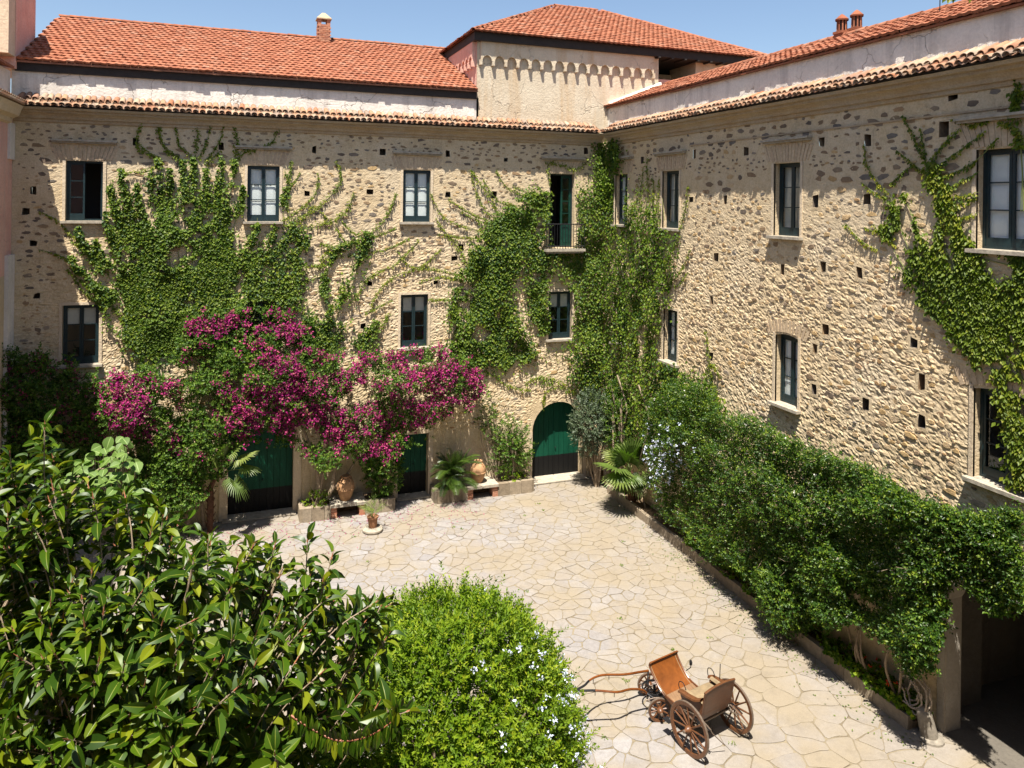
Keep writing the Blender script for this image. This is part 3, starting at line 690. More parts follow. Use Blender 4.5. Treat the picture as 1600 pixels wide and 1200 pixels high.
IVYA = [(125, 360), (165, 345), (170, 300), (160, 272), (185, 268), (210, 292), (235, 272), (245, 252), (262, 278), (285, 258), (300, 252), (320, 268), (345, 252), (372, 257), (382, 290), (374, 330), (395, 350), (430, 355), (470, 350), (480, 380), (470, 420), (460, 460), (480, 490), (440, 480), (400, 490), (330, 490), (250, 540), (235, 590), (215, 560), (190, 500), (150, 450), (130, 400)]
BOUG = [(165, 595), (215, 578), (270, 562), (300, 500), (330, 488), (390, 485), (440, 485), (488, 498), (496, 555), (540, 556), (590, 553), (630, 549), (690, 546), (738, 566), (760, 602), (757, 625), (722, 640), (700, 650), (672, 662), (665, 690), (640, 690), (622, 700), (606, 742), (580, 738), (560, 722), (545, 712), (530, 722), (508, 738), (482, 715), (464, 690), (440, 692), (395, 690), (380, 692), (360, 702), (348, 750), (325, 770), (300, 800), (250, 800), (222, 765), (180, 692), (160, 650)]
SHADE = [(-20, 552), (15, 545), (40, 560), (62, 548), (90, 575), (112, 560), (125, 590), (150, 585), (168, 610), (172, 690), (150, 760), (-20, 760)]
lay_stones(WB, -6.4, XR - .1, 2.3, 13.15, ops_b, hol_b, wing_b, [IVYA, IVYC, BOUG, SHADE])
lay_stones(WR, 5.0, YB - .1, 3.4, 13.15, ops_r, hol_r, wing_r, [IVYC, HEDGE, [(1500, 390), (1600, 390), (1600, 600), (1560, 600)]])

# mouldings under the eaves, hoods over the upper windows, flat arches of brick
def cornice(W_, u0, u1, parent):
    prof = [(0.0, 13.08), (-.06, 13.10), (-.07, 13.19), (-.13, 13.20), (-.15, 13.27), (-.21, 13.33), (-.30, 13.37), (-.31, 13.44), (-.40, 13.45), (-.43, 13.52), (0.3, 13.56)]
    mb = MB(); us = np.arange(u0, u1 + .01, .5)
    mb.grid([[W_.P(u, w_ + random.uniform(-.006, .006), z + random.uniform(-.006, .006)) for u in us] for (w_, z) in prof])
    mb.build('cornice', M['cornice'], parent)
cornice(WB, -6.48, XR - .0, wing_b); cornice(WR, 3.0, YB, wing_r)
BRK_V = V3([(-.5, -.5, -.5), (.5, -.5, -.5), (.5, .5, -.5), (-.5, .5, -.5), (-.5, -.5, .5), (.5, -.5, .5), (.5, .5, .5), (-.5, .5, .5)])
BRK_F = [(3, 2, 1, 0), (4, 5, 6, 7), (0, 1, 5, 4), (1, 2, 6, 5), (2, 3, 7, 6), (3, 0, 4, 7)]
brick_me = template_mesh('brick', BRK_V, BRK_F, M['brick'])
red_brick_me = template_mesh('brick', BRK_V, BRK_F, M['red_brick'])
def fan(W_, parent, u0, u1, z, h=.5, k=15, rise=0.0):
    cu = (u0 + u1) / 2; ax = W_.axes()
    for i in range(k):
        t = (i - (k - 1) / 2) / ((k - 1) / 2); u = cu + t * (u1 - u0 + .62) / 2; a = t * .42
        lean = V3([[math.cos(a), 0, math.sin(a)], [0, 1, 0], [-math.sin(a), 0, math.cos(a)]])
        hh = h * random.uniform(.86, 1.04)
        zc = z + .03 + hh / 2 - rise * t * t
        if z + .03 < z and False: continue
        single('brick', brick_me, ax @ lean @ np.diag([(u1 - u0 + .5) / k * .84, .05, hh]), W_.P(u, random.uniform(.006, .014), zc), parent)
def hood(W_, parent, u0, u1, z):
    mb = MB(); T = W_.T()
    mb.box(u0, u1, -.17, 0.02, z, z + .055, T); mb.box(u0 + .02, u1 - .02, -.11, 0.02, z - .05, z - .002, T)
    mb.build('window_hood', M['slab'], parent)
for (W_, lst, par) in ((WB, WIN_B + [(*BALC, 'd')], wing_b), (WR, WIN_R, wing_r)):
    for (a, b2, c, d, _s) in lst:
        if d > 9: fan(W_, par, a, b2, d); hood(W_, par, max(a - .4, -6.4), b2 + .4, 12.52)
        elif W_.k == 'r' and a < 20: fan(W_, par, a, b2, d + .02, .34, 13, .12)
mb = MB(); mb.box(5.0, 21.0, -.03, .02, 12.68, 12.72, WR.T()); mb.build('string_course', M['cornice'], wing_r)

# ------------------------------------------------------------------ windows
def window(W_, parent, u0, u1, z0, z1, style, rise=0.0):
    T = W_.T(); fw_ = .06; w0 = .11 if W_.k == 'b' else .18; w1 = w0 + .075; cu = (u0 + u1) / 2
    mb = MB()
    mb.box(u0, u0 + fw_, w0, w1, z0, z1, T); mb.box(u1 - fw_, u1, w0, w1, z0, z1, T)
    mb.box(u0 + fw_, u1 - fw_, w0, w1, z1 - fw_ - rise, z1, T); mb.box(u0 + fw_, u1 - fw_, w0, w1, z0, z0 + fw_, T)
    win = mb.build('window', M['green_paint'], parent)
    sl_ = MB(); jj = lambda: random.uniform(-.008, .008)
    sl_.box(u0 - .12, u1 + .12, -.15 + jj(), .0, z0 - .075, z0 + .0, T); sl_.box(u0 + .003, u1 - .003, .0, w0, z0 - .06, z0 + .006, T)
    sl_.build('sill', M['slab'], win)
    rows = 3 if (z1 - z0) > 1.5 else 2
    for sgn in (0, 1):
        a, b2 = (u0 + fw_, cu - .004) if sgn == 0 else (cu + .004, u1 - fw_)
        za, zb = z0 + fw_, z1 - fw_ - rise
        if style == 'open' and sgn == 1:           # this leaf stands swung into the room
            s = MB(); 
            for (x0, x1, q0, q1) in ((.26, .72, za, za + .07), (.26, .72, zb - .07, zb), (.26, .32, za, zb), (.66, .72, za, zb)): s.box(b2 - .04, b2, x0, x1, q0, q1, T)
            s.build('sash', M['green_paint'], win); continue
        s = MB(); st = .055; q0, q1 = w0 + .012, w1 - .02
        s.box(a, a + st, q0, q1, za, zb, T); s.box(b2 - st, b2, q0, q1, za, zb, T)
        low = .17
        s.box(a + st, b2 - st, q0, q1, za, za + low, T); s.box(a + st, b2 - st, q0, q1, zb - st, zb, T)
        g0, g1 = za + low, zb - st; step = (g1 - g0) / rows
        for i in range(1, rows): s.box(a + st, b2 - st, q0 + .01, q1 - .005, g0 + i * step - .013, g0 + i * step + .013, T)
        s.build('sash', M['green_paint'], win)
        for i in range(rows):
            g = MB(); g.poly([T(a + st, w0 + .035, g0 + i * step + .013), T(b2 - st, w0 + .035, g0 + i * step + .013), T(b2 - st, w0 + .035, g0 + (i + 1) * step - .013), T(a + st, w0 + .035, g0 + (i + 1) * step - .013)])
            g.build('pane', M['glass'], win)
        if style == 'shutter' or (style == 'inner' and sgn == 0):
            p = MB(); x0 = w1 + .012 + random.uniform(0, .01); p.box(a + .01, b2 - .01, x0, x0 + .03, za, zb, T)
            k3 = (zb - za) / 3
            for i in range(3):
                for e, dpt in ((.05, .012), (.10, .02)):
                    p.box(a + .03 + e, b2 - .03 - e, x0 - dpt, x0, za + i * k3 + e, za + (i + 1) * k3 - e, T)
            p.build('inner_shutter', M['shutter'] if style == 'shutter' else M['trim'], win)
        if style == 'curtain':
            c = MB(); us = np.linspace(a, b2, 15)
            c.grid([[T(u, w1 + .10 + .025 * math.sin(u * 60) + .01 * math.sin(u * 23), z) for u in us] for z in (za, zb)]); c.build('curtain', M['blind'], win, True)
        if style == 'blind':
            c = MB(); c.box(a, b2, w1 + .02, w1 + .025, zb - .56, zb, T); c.build('blind', M['blind'], win)
    return win
for (a, b2, c, d, s) in WIN_B: window(WB, wing_b, a, b2, c, d, s)
for (a, b2, c, d, s) in WIN_R: window(WR, wing_r, a, b2, c, d, s, 0.07 if (d < 8 and a < 20) else 0.0)
# pale rendered bands round the openings of the lower floors
def surround(W_, parent, u0, u1, z0, z1, b, pr=.03, top=True):
    mb = MB(); T = W_.T()
    for (a, c) in ((u0 - b, u0), (u1, u1 + b)): q = MB(); q.box(a, c, -pr, .05, z0, z1 + (b if top else 0), T); q.build('plaster_jamb', M['trim'], parent)
    if top: mb.box(u0, u1, -pr, .05, z1, z1 + b, T); mb.build('plaster_lintel', M['trim'], parent)
for (a, b2, c, d, s) in WIN_B[:3] + WIN_B[3:]: surround(WB, wing_b, a, b2, c - .06 + .06, d, .09, .028, d < 9)
for i, (a, b2, c, d, s) in enumerate(WIN_R): surround(WR, wing_r, a, b2, c, d, .08, .028, d < 9 and a > 20)
surround(WB, wing_b, -0.19, 1.92, 0, 3.0, .26, .03); surround(WB, wing_b, 5.56, 6.68, 0, 2.32, .17, .03)
surround(WB, wing_b, 10.78, 12.93, 0, 1.98, .14, .02, False)

# balcony door and balcony
a, b2, c, d = BALC; T = WB.T(); mb = MB()
mb.box(a, a + .06, .2, .28, c, d, T); mb.box(b2 - .06, b2, .2, .28, c, d, T); mb.box(a + .06, b2 - .06, .2, .28, d - .06, d, T)
bd = mb.build('balcony_door', M['green_paint'], wing_b)
mb = MB(); x0, x1 = (a + b2) / 2 + .03, b2 - .06
mb.box(x0, x0 + .075, .22, .265, c + .02, d - .06, T); mb.box(x1 - .075, x1, .22, .265, c + .02, d - .06, T)
for z0, z1 in ((c + .02, c + .16), (c + .78, c + .88), (d - .16, d - .06), (c + 1.32, c + 1.35), (c + 1.80, c + 1.83), (c + 2.26, c + 2.29)): mb.box(x0 + .075, x1 - .075, .222, .262, z0, z1, T)
mb.box(x0 + .11, x1 - .11, .232, .25, c + .19, c + .74, T); mb.box(x0 + .075, x1 - .075, .24, .245, c + .16, c + .78, T)
mb.build('door_leaf', M['door_dark'], bd)
mb = MB(); mb.poly([T(x0 + .075, .242, c + .88), T(x1 - .075, .242, c + .88), T(x1 - .075, .242, d - .16), T(x0 + .075, .242, d - .16)]); mb.build('pane', M['glass'], bd)
mb = MB(); mb.box(11.06, 12.74, -.42, 0, 8.93, 9.03, T); mb.box(11.12, 12.68, -.36, 0, 8.86, 8.928, T); bal = mb.build('balcony', M['slab'], wing_b)
mb = MB(); zt, zb = 9.98, 9.03
for z in (zt, zb + .1):
    mb.tube([T(11.10, -.02, z), T(11.10, -.38, z)], .02, 6); mb.tube([T(12.70, -.02, z), T(12.70, -.38, z)], .02, 6); mb.tube([T(11.10, -.38, z), T(12.70, -.38, z)], .02, 6)
mb.build('railing', M['iron'], bal)
for u in np.arange(11.10, 12.71, .114):
    s = MB(); s.tube([T(u, -.38, zb), T(u, -.38, zt)], .013, 5); s.build('baluster', M['iron'], bal)

# doors of the ground floor
def plank_door(u0, u1, z1, w_, parent, arch=None, name='door'):
    T = WB.T(); cu = (u0 + u1) / 2
    mb = MB(); mb.box(u0 - .05, u1 + .05, w_ + .05, w_ + .09, 0, z1 + .02, T)
    dr = mb.build(name, M['door_paint'], parent); k = max(4, int((u1 - u0) / .2)); st = (u1 - u0) / k
    for i in range(k):
        a = u0 + i * st + .006; b3 = u0 + (i + 1) * st - .006
        def top(u):
            if arch is None: return z1
            r = (u1 - u0) / 2 + .05; return z1 - r + math.sqrt(max(0.01, r * r - (u - cu) ** 2))
        q = MB(); w0 = w_ + random.uniform(.0, .008); b4, a4 = top(b3), top(a)
        q.hexa([T(a, w0, .02), T(b3, w0, .02), T(b3, w_ + .048, .02), T(a, w_ + .048, .02), T(a, w0, a4), T(b3, w0, b4), T(b3, w_ + .048, b4), T(a, w_ + .048, a4)])
        q.build('plank', M['door_paint'], dr)
    q = MB(); q.box(cu - .02, cu + .02, w_ - .03, w_ + .01, .03, (z1 if arch is None else z1 - .02), T); q.build('meeting_rail', M['door_paint'], dr)
    q = MB(); q.lathe([(.0, -.06), (.02, -.05), (.025, -.03), (.012, -.02), (.012, 0)], T(cu + .06, w_, 1.15), 8, (0, 1, 0)); q.build('knob', M['iron'], dr)
plank_door(-.19, 1.92, 3.0, .30, wing_b); plank_door(5.56, 6.68, 2.32, .30, wing_b); plank_door(10.78, 12.93, 3.05, .42, wing_b, 1)
for (q0, q1, q2, q3) in ((-.35, 2.0, -.30, .3), (5.5, 6.75, -.25, .3), (10.7, 13.0, -.32, .42)): mb = MB(); mb.box(q0, q1, q2, q3, .03, .075, T); mb.build('threshold', M['slab'], wing_b)

# ------------------------------------------------------------------ eaves of curved tiles
k = 6; cv = []
for (y, r) in ((0.0, .092), (.46, .074)):
    for rr in (r, r - .014):
        cv += [(math.cos(math.pi * i / k) * rr, -y, math.sin(math.pi * i / k) * rr * .85) for i in range(k + 1)]
n1 = k + 1; cf = []
for i in range(k):
    cf += [(i, i + 1, 2 * n1 + i + 1, 2 * n1 + i), (n1 + i, 3 * n1 + i, 3 * n1 + i + 1, n1 + i + 1), (i, n1 + i, n1 + i + 1, i + 1), (2 * n1 + i, 2 * n1 + i + 1, 3 * n1 + i + 1, 3 * n1 + i)]
CV = V3(cv); CF = cf                               # axis along -y (up the slope), open side down
cover_me = template_mesh('eave_tile', CV, CF, M['old_tile'], None, True)
def eaves(W_, u0, u1, parent, step=.2):
    ax = W_.axes(); sl_ = math.atan2(.36, .75); c, s = math.cos(sl_), math.sin(sl_)
    tilt = V3([[1, 0, 0], [0, c, s], [0, -s, c]]).T   # rotates so that -y (inward) climbs
    A0 = ax @ V3([[1, 0, 0], [0, c, 0], [0, -s, 1]])
    us = np.arange(u0 + .1, u1, step); AT, TT, A2, T2 = [], [], [], []
    for u in us:
        for r in (0, 1):
            yaw = random.uniform(-.09, .09); rot = V3([[math.cos(yaw), -math.sin(yaw), 0], [math.sin(yaw), math.cos(yaw), 0], [0, 0, 1]])
            w_ = -.55 + r * .37 + random.uniform(-.025, .025); zz = EAVE + .02 + (w_ + .55) * .48 + r * .012 + random.uniform(-.01, .01)
            A = A0 @ rot @ np.diag([random.uniform(.95, 1.06), 1, random.uniform(.9, 1.1)]); P = W_.P(u + random.uniform(-.012, .012), w_, zz)
            if r == 0: single('eave_tile', cover_me, A, P, parent)
            else: AT.append(A); TT.append(P)
            A2.append(A0 @ np.diag([1.1, 1, -1])); T2.append(W_.P(u + step / 2, -.52 + r * .37, EAVE + .03 + r * .37 * .48 + .03))
    instanced('upper_eave_tiles', CV, CF, np.array(AT), np.array(TT), M['old_tile'], parent, smooth=True)
    instanced('channel_tiles', CV, CF, np.array(A2), np.array(T2), M['old_tile'], parent, smooth=True)
    mb = MB(); mb.hexa([W_.P(u0, -.45, EAVE - .03), W_.P(u1, -.45, EAVE - .03), W_.P(u1, .25, EAVE - .03), W_.P(u0, .25, EAVE - .03), W_.P(u0, -.45, EAVE), W_.P(u1, -.45, EAVE), W_.P(u1, .25, EAVE + .33), W_.P(u0, .25, EAVE + .33)])
    mb.build('eave_board', M['dark_wood'], parent)
eaves(WB, -6.4, XR - .5, wing_b); eaves(WR, 5.0, YB - .5, wing_r)

# ------------------------------------------------------------------ attics and red roofs
mb = MB(); mb.box(-6.6, 8.5, .2, .6, 13.5, 14.72, WB.T()); mb.build('attic_wall', M['attic'], wing_b)
mb = MB(); mb.box(3.0, 27.185, .2, .6, 13.5, 14.62, WR.T()); mb.build('attic_wall', M['attic'], wing_r)
mb = MB(); us = np.arange(3.0, 27.1, .4)
mb.grid([[WR.P(u, .19 - (.02 if i == 1 else 0), z + (random.uniform(-.09, .12) if i == 0 else 0)) for u in us] for i, z in enumerate((14.02, 13.9))]); 
kt = 7; tv, tf = [], []
prof = [(-.5, 0.0), (-.36, .015), (-.2, .02), (-.06, .015), (.06, .004), (.3, .0), (.5, .004)]
for (y, zz) in ((0, .0), (1, .0)):
    tv += [(x, y, h + (.034 if y == 0 else 0)) for x, h in prof]
tv += [(x, 0, h - .03) for x, h in prof]
tf = [(i, i + 1, 7 + i + 1, 7 + i) for i in range(6)] + [(14 + i, 14 + i + 1, i + 1, i) for i in range(6)]
TV = V3(tv); tile_me = template_mesh('roof_tile', TV, tf, M['red_tile'])
def tile_slope(O, U_, S_, rows, span, parent, tw=.225, ex=.30, singles=300):
    """O eave corner, U_ along the eave, S_ up the slope (unit), span(row distance) -> (from, to) along U_"""
    U_, S_ = unit(V3(U_)), unit(V3(S_)); Nn = unit(np.cross(U_, S_)); Nn = Nn if Nn[2] > 0 else -Nn
    A, T = [], []
    for r in range(rows):
        lo, hi = span(r * ex + ex / 2)
        for u in np.arange(lo + (tw / 2 if r % 2 else 0), hi, tw):
            if u + tw * .2 > hi: continue
            jit = random.gauss(0, .008) - (.07 if random.random() < .02 else 0); yaw = random.gauss(0, .016) + (random.gauss(0, .08) if random.random() < .03 else 0)
            a = unit(U_ + S_ * yaw); bdir = unit(S_ - U_ * yaw)
            A.append(np.stack([a * tw * .985, bdir * (ex + .05), Nn * random.uniform(.85, 1.15)], axis=1))
            T.append(O + U_ * (u + tw / 2) + S_ * (r * ex + jit) + Nn * (.045 + random.gauss(0, .003)))
    A, T = np.array(A), np.array(T)
    x, y, d = project(T); vis = (x > 0) & (x < 1600) & (y > 0)
    sc = np.where(vis, 1 / d, 0); od = np.argsort(-sc)
    for i in od[:singles]: single('roof_tile', tile_me, A[i], T[i], parent)
    if len(od) > singles: instanced('roof_tiles', TV, tf, A[od[singles:]], T[od[singles:]], M['red_tile'], parent)
def ridge(pts, parent, r=.11, step=.36):
    P = [V3(p) for p in pts]
    for a, b2 in zip(P[:-1], P[1:]):
        L = np.linalg.norm(b2 - a); dr = (b2 - a) / L; k = int(L / step); side = unit(np.cross(dr, V3([0, 0, 1]))); up = np.cross(side, dr)
        for i in range(k):
            single('ridge_tile', ridge_me, np.stack([side * 1.25, -dr, up * 1.2], axis=1) if up[2] > 0 else np.stack([-side * 1.25, -dr, -up * 1.2], axis=1), a + dr * (i * step) + V3([0, 0, .05 + random.uniform(-.008, .008)]), parent)
ridge_me = template_mesh('ridge_tile', CV, CF, M['red_tile'], None, True)
# back wing: slope from the eave at y 26.69 up to a ridge at y 32.2
sb = .46; cs = math.hypot(1, sb); ey, ez = YB + .03, 14.97
mb = MB(); mb.hexa([(-6.45, ey, ez - .06), (8.42, ey, ez - .06), (8.42, ey + 5.6, ez - .06 + 5.6 * sb), (-6.45, ey + 5.6, ez - .06 + 5.6 * sb), (-6.45, ey, ez), (8.42, ey, ez), (8.42, ey + 5.6, ez + 5.6 * sb), (-6.45, ey + 5.6, ez + 5.6 * sb)])
mb.hexa([(-6.45, ey + 5.6, ez - .06 + 5.6 * sb), (12, ey + 5.6, ez - .06 + 5.6 * sb), (12, ey + 11, ez - .3), (-6.45, ey + 11, ez - .3), (-6.45, ey + 5.6, ez + 5.6 * sb), (12, ey + 5.6, ez + 5.6 * sb), (12, ey + 11, ez - .2), (-6.45, ey + 11, ez - .2)])
roof_b = mb.build('roof', M['red_tile'], wing_b)
mb = MB(); mb.box(-6.5, 8.40, .11, .199, 14.66, 14.935, WB.T()); mb.build('fascia', M['dark_wood'], wing_b)
tile_slope(V3([-6.45, ey - .03, ez]), (1, 0, 0), (0, 1 / cs, sb / cs), 20, lambda s: (0, 14.87), roof_b)
ridge([(-6.4, ey + 5.62, ez + 5.6 * sb), (9.4, ey + 5.62, ez + 5.6 * sb)], roof_b)
# right wing: low slope from x 13.6 up to a ridge at x 16.3
ex_, ez_ = XR + .10, 14.66; sr = .40; cr = math.hypot(1, sr)
mb = MB(); mb.hexa([(ex_, 3, ez_ - .05), (ex_ + 2.45, 3, ez_ - .05 + 2.45 * sr), (ex_ + 2.45, 27.18, ez_ - .05 + 2.45 * sr), (ex_, 27.18, ez_ - .05), (ex_, 3, ez_), (ex_ + 2.45, 3, ez_ + 2.45 * sr), (ex_ + 2.45, 27.18, ez_ + 2.45 * sr), (ex_, 27.18, ez_)])
mb.hexa([(ex_ + 2.45, 3, ez_ - .05 + 2.45 * sr), (ex_ + 7, 3, ez_ - .6), (ex_ + 7, 27.18, ez_ - .6), (ex_ + 2.45, 27.18, ez_ - .05 + 2.45 * sr), (ex_ + 2.45, 3, ez_ + 2.45 * sr), (ex_ + 7, 3, ez_ - .5), (ex_ + 7, 27.18, ez_ - .5), (ex_ + 2.45, 27.18, ez_ + 2.45 * sr)])
roof_r = mb.build('roof', M['red_tile'], wing_r)
tile_slope(V3([ex_ - .02, 5.0, ez_]), (0, 1, 0), (1 / cr, 0, sr / cr), 8, lambda s: (0, 22.1), roof_r)
ridge([(ex_ + 2.48, 8, ez_ + 2.45 * sr), (ex_ + 2.48, 27, ez_ + 2.45 * sr)], roof_r)
mb = MB(); mb.hexa([(ex_ + .1, 27.0, ez_ + .06), (ex_ + 2.45, 27.0, ez_ + .06 + 2.35 * sr), (ex_ + 2.45, 27.18, ez_ + .06 + 2.35 * sr), (ex_ + .1, 27.18, ez_ + .06), (ex_ + .1, 27.05, ez_ + .19), (ex_ + 2.45, 27.05, ez_ + .21 + 2.35 * sr), (ex_ + 2.45, 27.18, ez_ + .23 + 2.35 * sr), (ex_ + .1, 27.18, ez_ + .21)])
mb.build('flashing', M['white_plaster'], roof_r)

# ------------------------------------------------------------------ the corner tower
tower = thing('corner_tower', 'cream plastered corner tower with arched frieze under a red hipped roof', 'tower', (12.5, 29, 13))
TX0, TX1, TY0, TY1, TZ = 8.42, 20.9, 27.19, 37.0, 16.90
mb = MB(); mb.box(TX0, 16.25, TY0, TY1, 13.6, TZ); mb.box(16.25, TX1, TY0 + 2.2, TY1, 13.6, TZ - .3); mb.box(16.25, 18.2, TY0 + .25, TY0 + .6, 14.5, 15.9); mb.box(18.2, TX1, TY0 + .25, TY0 + 2.3, 14.0, TZ - .05)
mb.build('wall', M['tower'], tower)
mb = MB()
def arcade(T, u0, nb, bay, z_spring, ztop, pr, drop):
    r = bay * .37; k = 10
    for i in range(nb):
        c = u0 + bay * (i + .5)
        pts = [(c - r * math.cos(math.pi * j / k), z_spring + r * 1.15 * math.sin(math.pi * j / k)) for j in range(k + 1)]
        for j in range(k):
            (a, za), (b3, zb) = pts[j], pts[j + 1]
            mb.poly([T(a, -pr, za), T(b3, -pr, zb), T(b3, -pr, ztop), T(a, -pr, ztop)]); mb.poly([T(a, -pr, za), T(b3, -pr, zb), T(b3, .01, zb), T(a, .01, za)])
        e0, e1 = u0 + bay * i, u0 + bay * (i + 1)
        for (a, b3) in ((e0, c - r), (c + r, e1)):
            mb.poly([T(a, -pr, z_spring), T(b3, -pr, z_spring), T(b3, -pr, ztop), T(a, -pr, ztop)])
    for i in range(nb + 1):
        c = u0 + bay * i; hw = bay * .5 - r - .01
        mb.box(c - hw * .9, c + hw * .9, -pr - .035, .01, z_spring - drop, z_spring + .03, T)
    mb.poly([T(u0, -pr, ztop), T(u0 + nb * bay, -pr, ztop), T(u0 + nb * bay, .01, ztop), T(u0, .01, ztop)])
    for u in (u0, u0 + nb * bay): mb.poly([T(u, -pr, z_spring), T(u, .01, z_spring), T(u, .01, ztop), T(u, -pr, ztop)])
arcade(lambda u, w_, z: V3([u, TY0 + w_, z]), TX0 + .12, 15, .495, 16.12, TZ - .04, .12, .17)
mb.build('corbel_arcade', M['tower'], tower)
mb = MB(); arcade(lambda u, w_, z: V3([TX0 + w_, u, z]), TY0 + .12, 9, .48, 16.10, TZ - .04, .16, .2)
mb.poly([(TX0 - .008, TY0, 13.6), (TX0 - .008, TY1, 13.6), (TX0 - .008, TY1, TZ - .05), (TX0 - .008, TY0, TZ - .05)]); mb.build('side_plaster', M['pink'], tower)
mb = MB(); mb.box(16.26, 18.19, TY0 + .1, TY0 + .24, 15.6, 15.98)
mb.build('parapet', M['pink'], tower)
EX0, EX1, EY0, EY1, EZ = 8.14, 21.9, 26.84, 38.2, 17.14; hh = 5.65; st_ = .5
apL, apR = V3([EX0 + hh, EY0 + hh, EZ + hh * st_]), V3([EX1 - hh, EY0 + hh, EZ + hh * st_])
cA, cB, cC, cD = V3([EX0, EY0, EZ]), V3([EX1, EY0, EZ]), V3([EX1, EY1, EZ]), V3([EX0, EY1, EZ])
mb = MB()
for q in ([cA, cB, apR, apL], [cB, cC, apR], [cC, cD, apL, apR], [cD, cA, apL]): mb.poly(q)
troof = mb.build('roof', M['red_tile'], tower)
mb = MB(); mb.box(EX0 + .10, EX1 - .10, EY0 + .10, EY1 - .10, EZ - .30, EZ + .02); mb.build('eaves_timber', M['dark_wood'], tower)
for x in np.arange(EX0 + .5, EX1, .62):
    if x < 16.0: continue
    q = MB(); q.box(x, x + .1, EY0 + .06, EY0 + .9, EZ - .36, EZ - .302); q.build('rafter', M['dark_wood'], tower)
cst = math.hypot(1, st_)
tile_slope(cA - V3([0, .03, 0]), (1, 0, 0), (0, 1 / cst, st_ / cst), 21, lambda s: (s / cst, EX1 - EX0 - s / cst), troof)
tile_slope(cD - V3([.03, 0, 0]), (0, -1, 0), (1 / cst, 0, st_ / cst), 21, lambda s: (s / cst, EY1 - EY0 - s / cst), troof, singles=0)
ridge([cA, apL, apR, cB], troof)

# chimneys, aerial
def sq_chimney(c, wd, h):
    x, y, z = c; mb = MB(); mb.box(x - wd / 2, x + wd / 2, y - wd / 2, y + wd / 2, z, z + h * .62)
    ch = mb.build('chimney', M['red_brick'], wing_b)
    k = 0
    for row in range(int(h * .62 / .075)):
        for s in range(3):
            u = x - wd / 2 + wd * (s + .5) / 3 + (.04 if row % 2 else -.04)
            for (face, pt, A) in (('f', V3([u, y - wd / 2, z + .04 + row * .075]), np.diag([wd / 3 * .9, .03, .06])), ('s', V3([x - wd / 2, y + u - x, z + .04 + row * .075]), np.diag([.03, wd / 3 * .9, .06]))):
                single('brick', red_brick_me, A, pt, ch)
    q = MB()
    for (a, b3) in ((-1, -1), (1, -1), (1, 1), (-1, 1)): q.box(x + a * wd * .36 - .07, x + a * wd * .36 + .07, y + b3 * wd * .36 - .07, y + b3 * wd * .36 + .07, z + h * .62, z + h * .80)
    q.build('cap_pier', M['red_brick'], ch)
    q = MB(); e = wd / 2 + .05; z2 = z + h * .80
    q.poly([(x - e, y - e, z2), (x + e, y - e, z2), (x + e * .2, y, z + h), (x - e * .2, y, z + h)]); q.poly([(x - e, y + e, z2), (x + e, y + e, z2), (x + e * .2, y, z + h), (x - e * .2, y, z + h)])
    q.poly([(x - e, y - e, z2), (x - e, y + e, z2), (x - e * .2, y, z + h)]); q.poly([(x + e, y - e, z2), (x + e, y + e, z2), (x + e * .2, y, z + h)]); q.box(x - e, x + e, y - e, y + e, z2 - .04, z2 - .002)
    q.build('chimney_cap', M['cornice'], ch)
sq_chimney((3.28, 32.2, 17.2), .50, 1.38)
def pot_chimney(c, r, h):
    x, y, z = c; mb = MB(); mb.box(x - r, x + r, y - r, y + r, z - .3, z + h * .22); mb.box(x - r * 1.15, x + r * 1.15, y - r * 1.15, y + r * 1.15, z + h * .2, z + h * .30)
    ch = mb.build('chimney', M['red_tile'], wing_r)
    for k in range(8):
        a = k * math.pi / 4 + .2; q = MB(); q.tube([(x + math.cos(a) * r * .85, y + math.sin(a) * r * .85, z + h * .30), (x + math.cos(a) * r * .8, y + math.sin(a) * r * .8, z + h * .74)], r * .16, 5); q.build('vent_pillar', M['red_tile'], ch)
    q = MB(); q.lathe([(r * .55, .3 * h), (r * .55, .74 * h)], (x, y, z), 10); q.build('flue', M['room'], ch)
    q = MB(); q.lathe([(r * 1.2, .73 * h), (r * 1.25, .79 * h), (r * .95, .85 * h), (r * .45, .95 * h), (.02, h)], (x, y, z), 14); q.build('chimney_cap', M['red_tile'], ch, True)
pot_chimney((16.35, 17.25, 15.62), .15, .72); pot_chimney((16.6, 16.95, 15.68), .15, .74); pot_chimney((16.4, 12.75, 15.6), .13, .55)
mb = MB(); mb.tube([(15.4, 13.2, 15.1), (15.42, 13.2, 16.6)], .012, 5); mb.tube([(15.2, 13.2, 16.3), (15.65, 13.2, 16.32)], .006, 4); mb.build('aerial', M['iron'], wing_r)

# ------------------------------------------------------------------ the wing on the left, of which a strip shows
lw = thing('plastered_wing', 'pink and ochre plastered wing at the left edge with a tiled eave', 'building', (-8, 24, 0))
lx = -6.5
mb = MB(); mb.box(-12, lx, -.6, 26.98, 8.4, 13.3); mb.build('upper_wall', M['pink'], lw)
mb = MB(); mb.box(-12, lx - .004, -.6, 26.98, 0, 8.398); mb.build('lower_wall', M['ochre'], lw)
mb = MB(); mb.box(lx, 22, -6, -.6, 0, 13.9); mb.build('near_range', M['ochre'], lw)
mb = MB(); mb.box(lx, lx + .10, 26.3, 26.98, 0, 9.0); mb.box(lx, lx + .07, 26.45, 26.98, 11.9, 13.0); mb.build('corner_pilaster', M['white_plaster'], lw)
mb = MB(); ys = np.arange(9, 26.6, .5)
mb.grid([[V3([lx + w_, min(y, 26.5), z]) for y in list(ys) + [26.95]] for (w_, z) in ((0, 12.95), (.10, 13.0), (.12, 13.12), (.28, 13.2), (.34, 13.38), (.40, 13.5), (-.2, 13.56))]); mb.build('cornice', M['ochre'], lw)
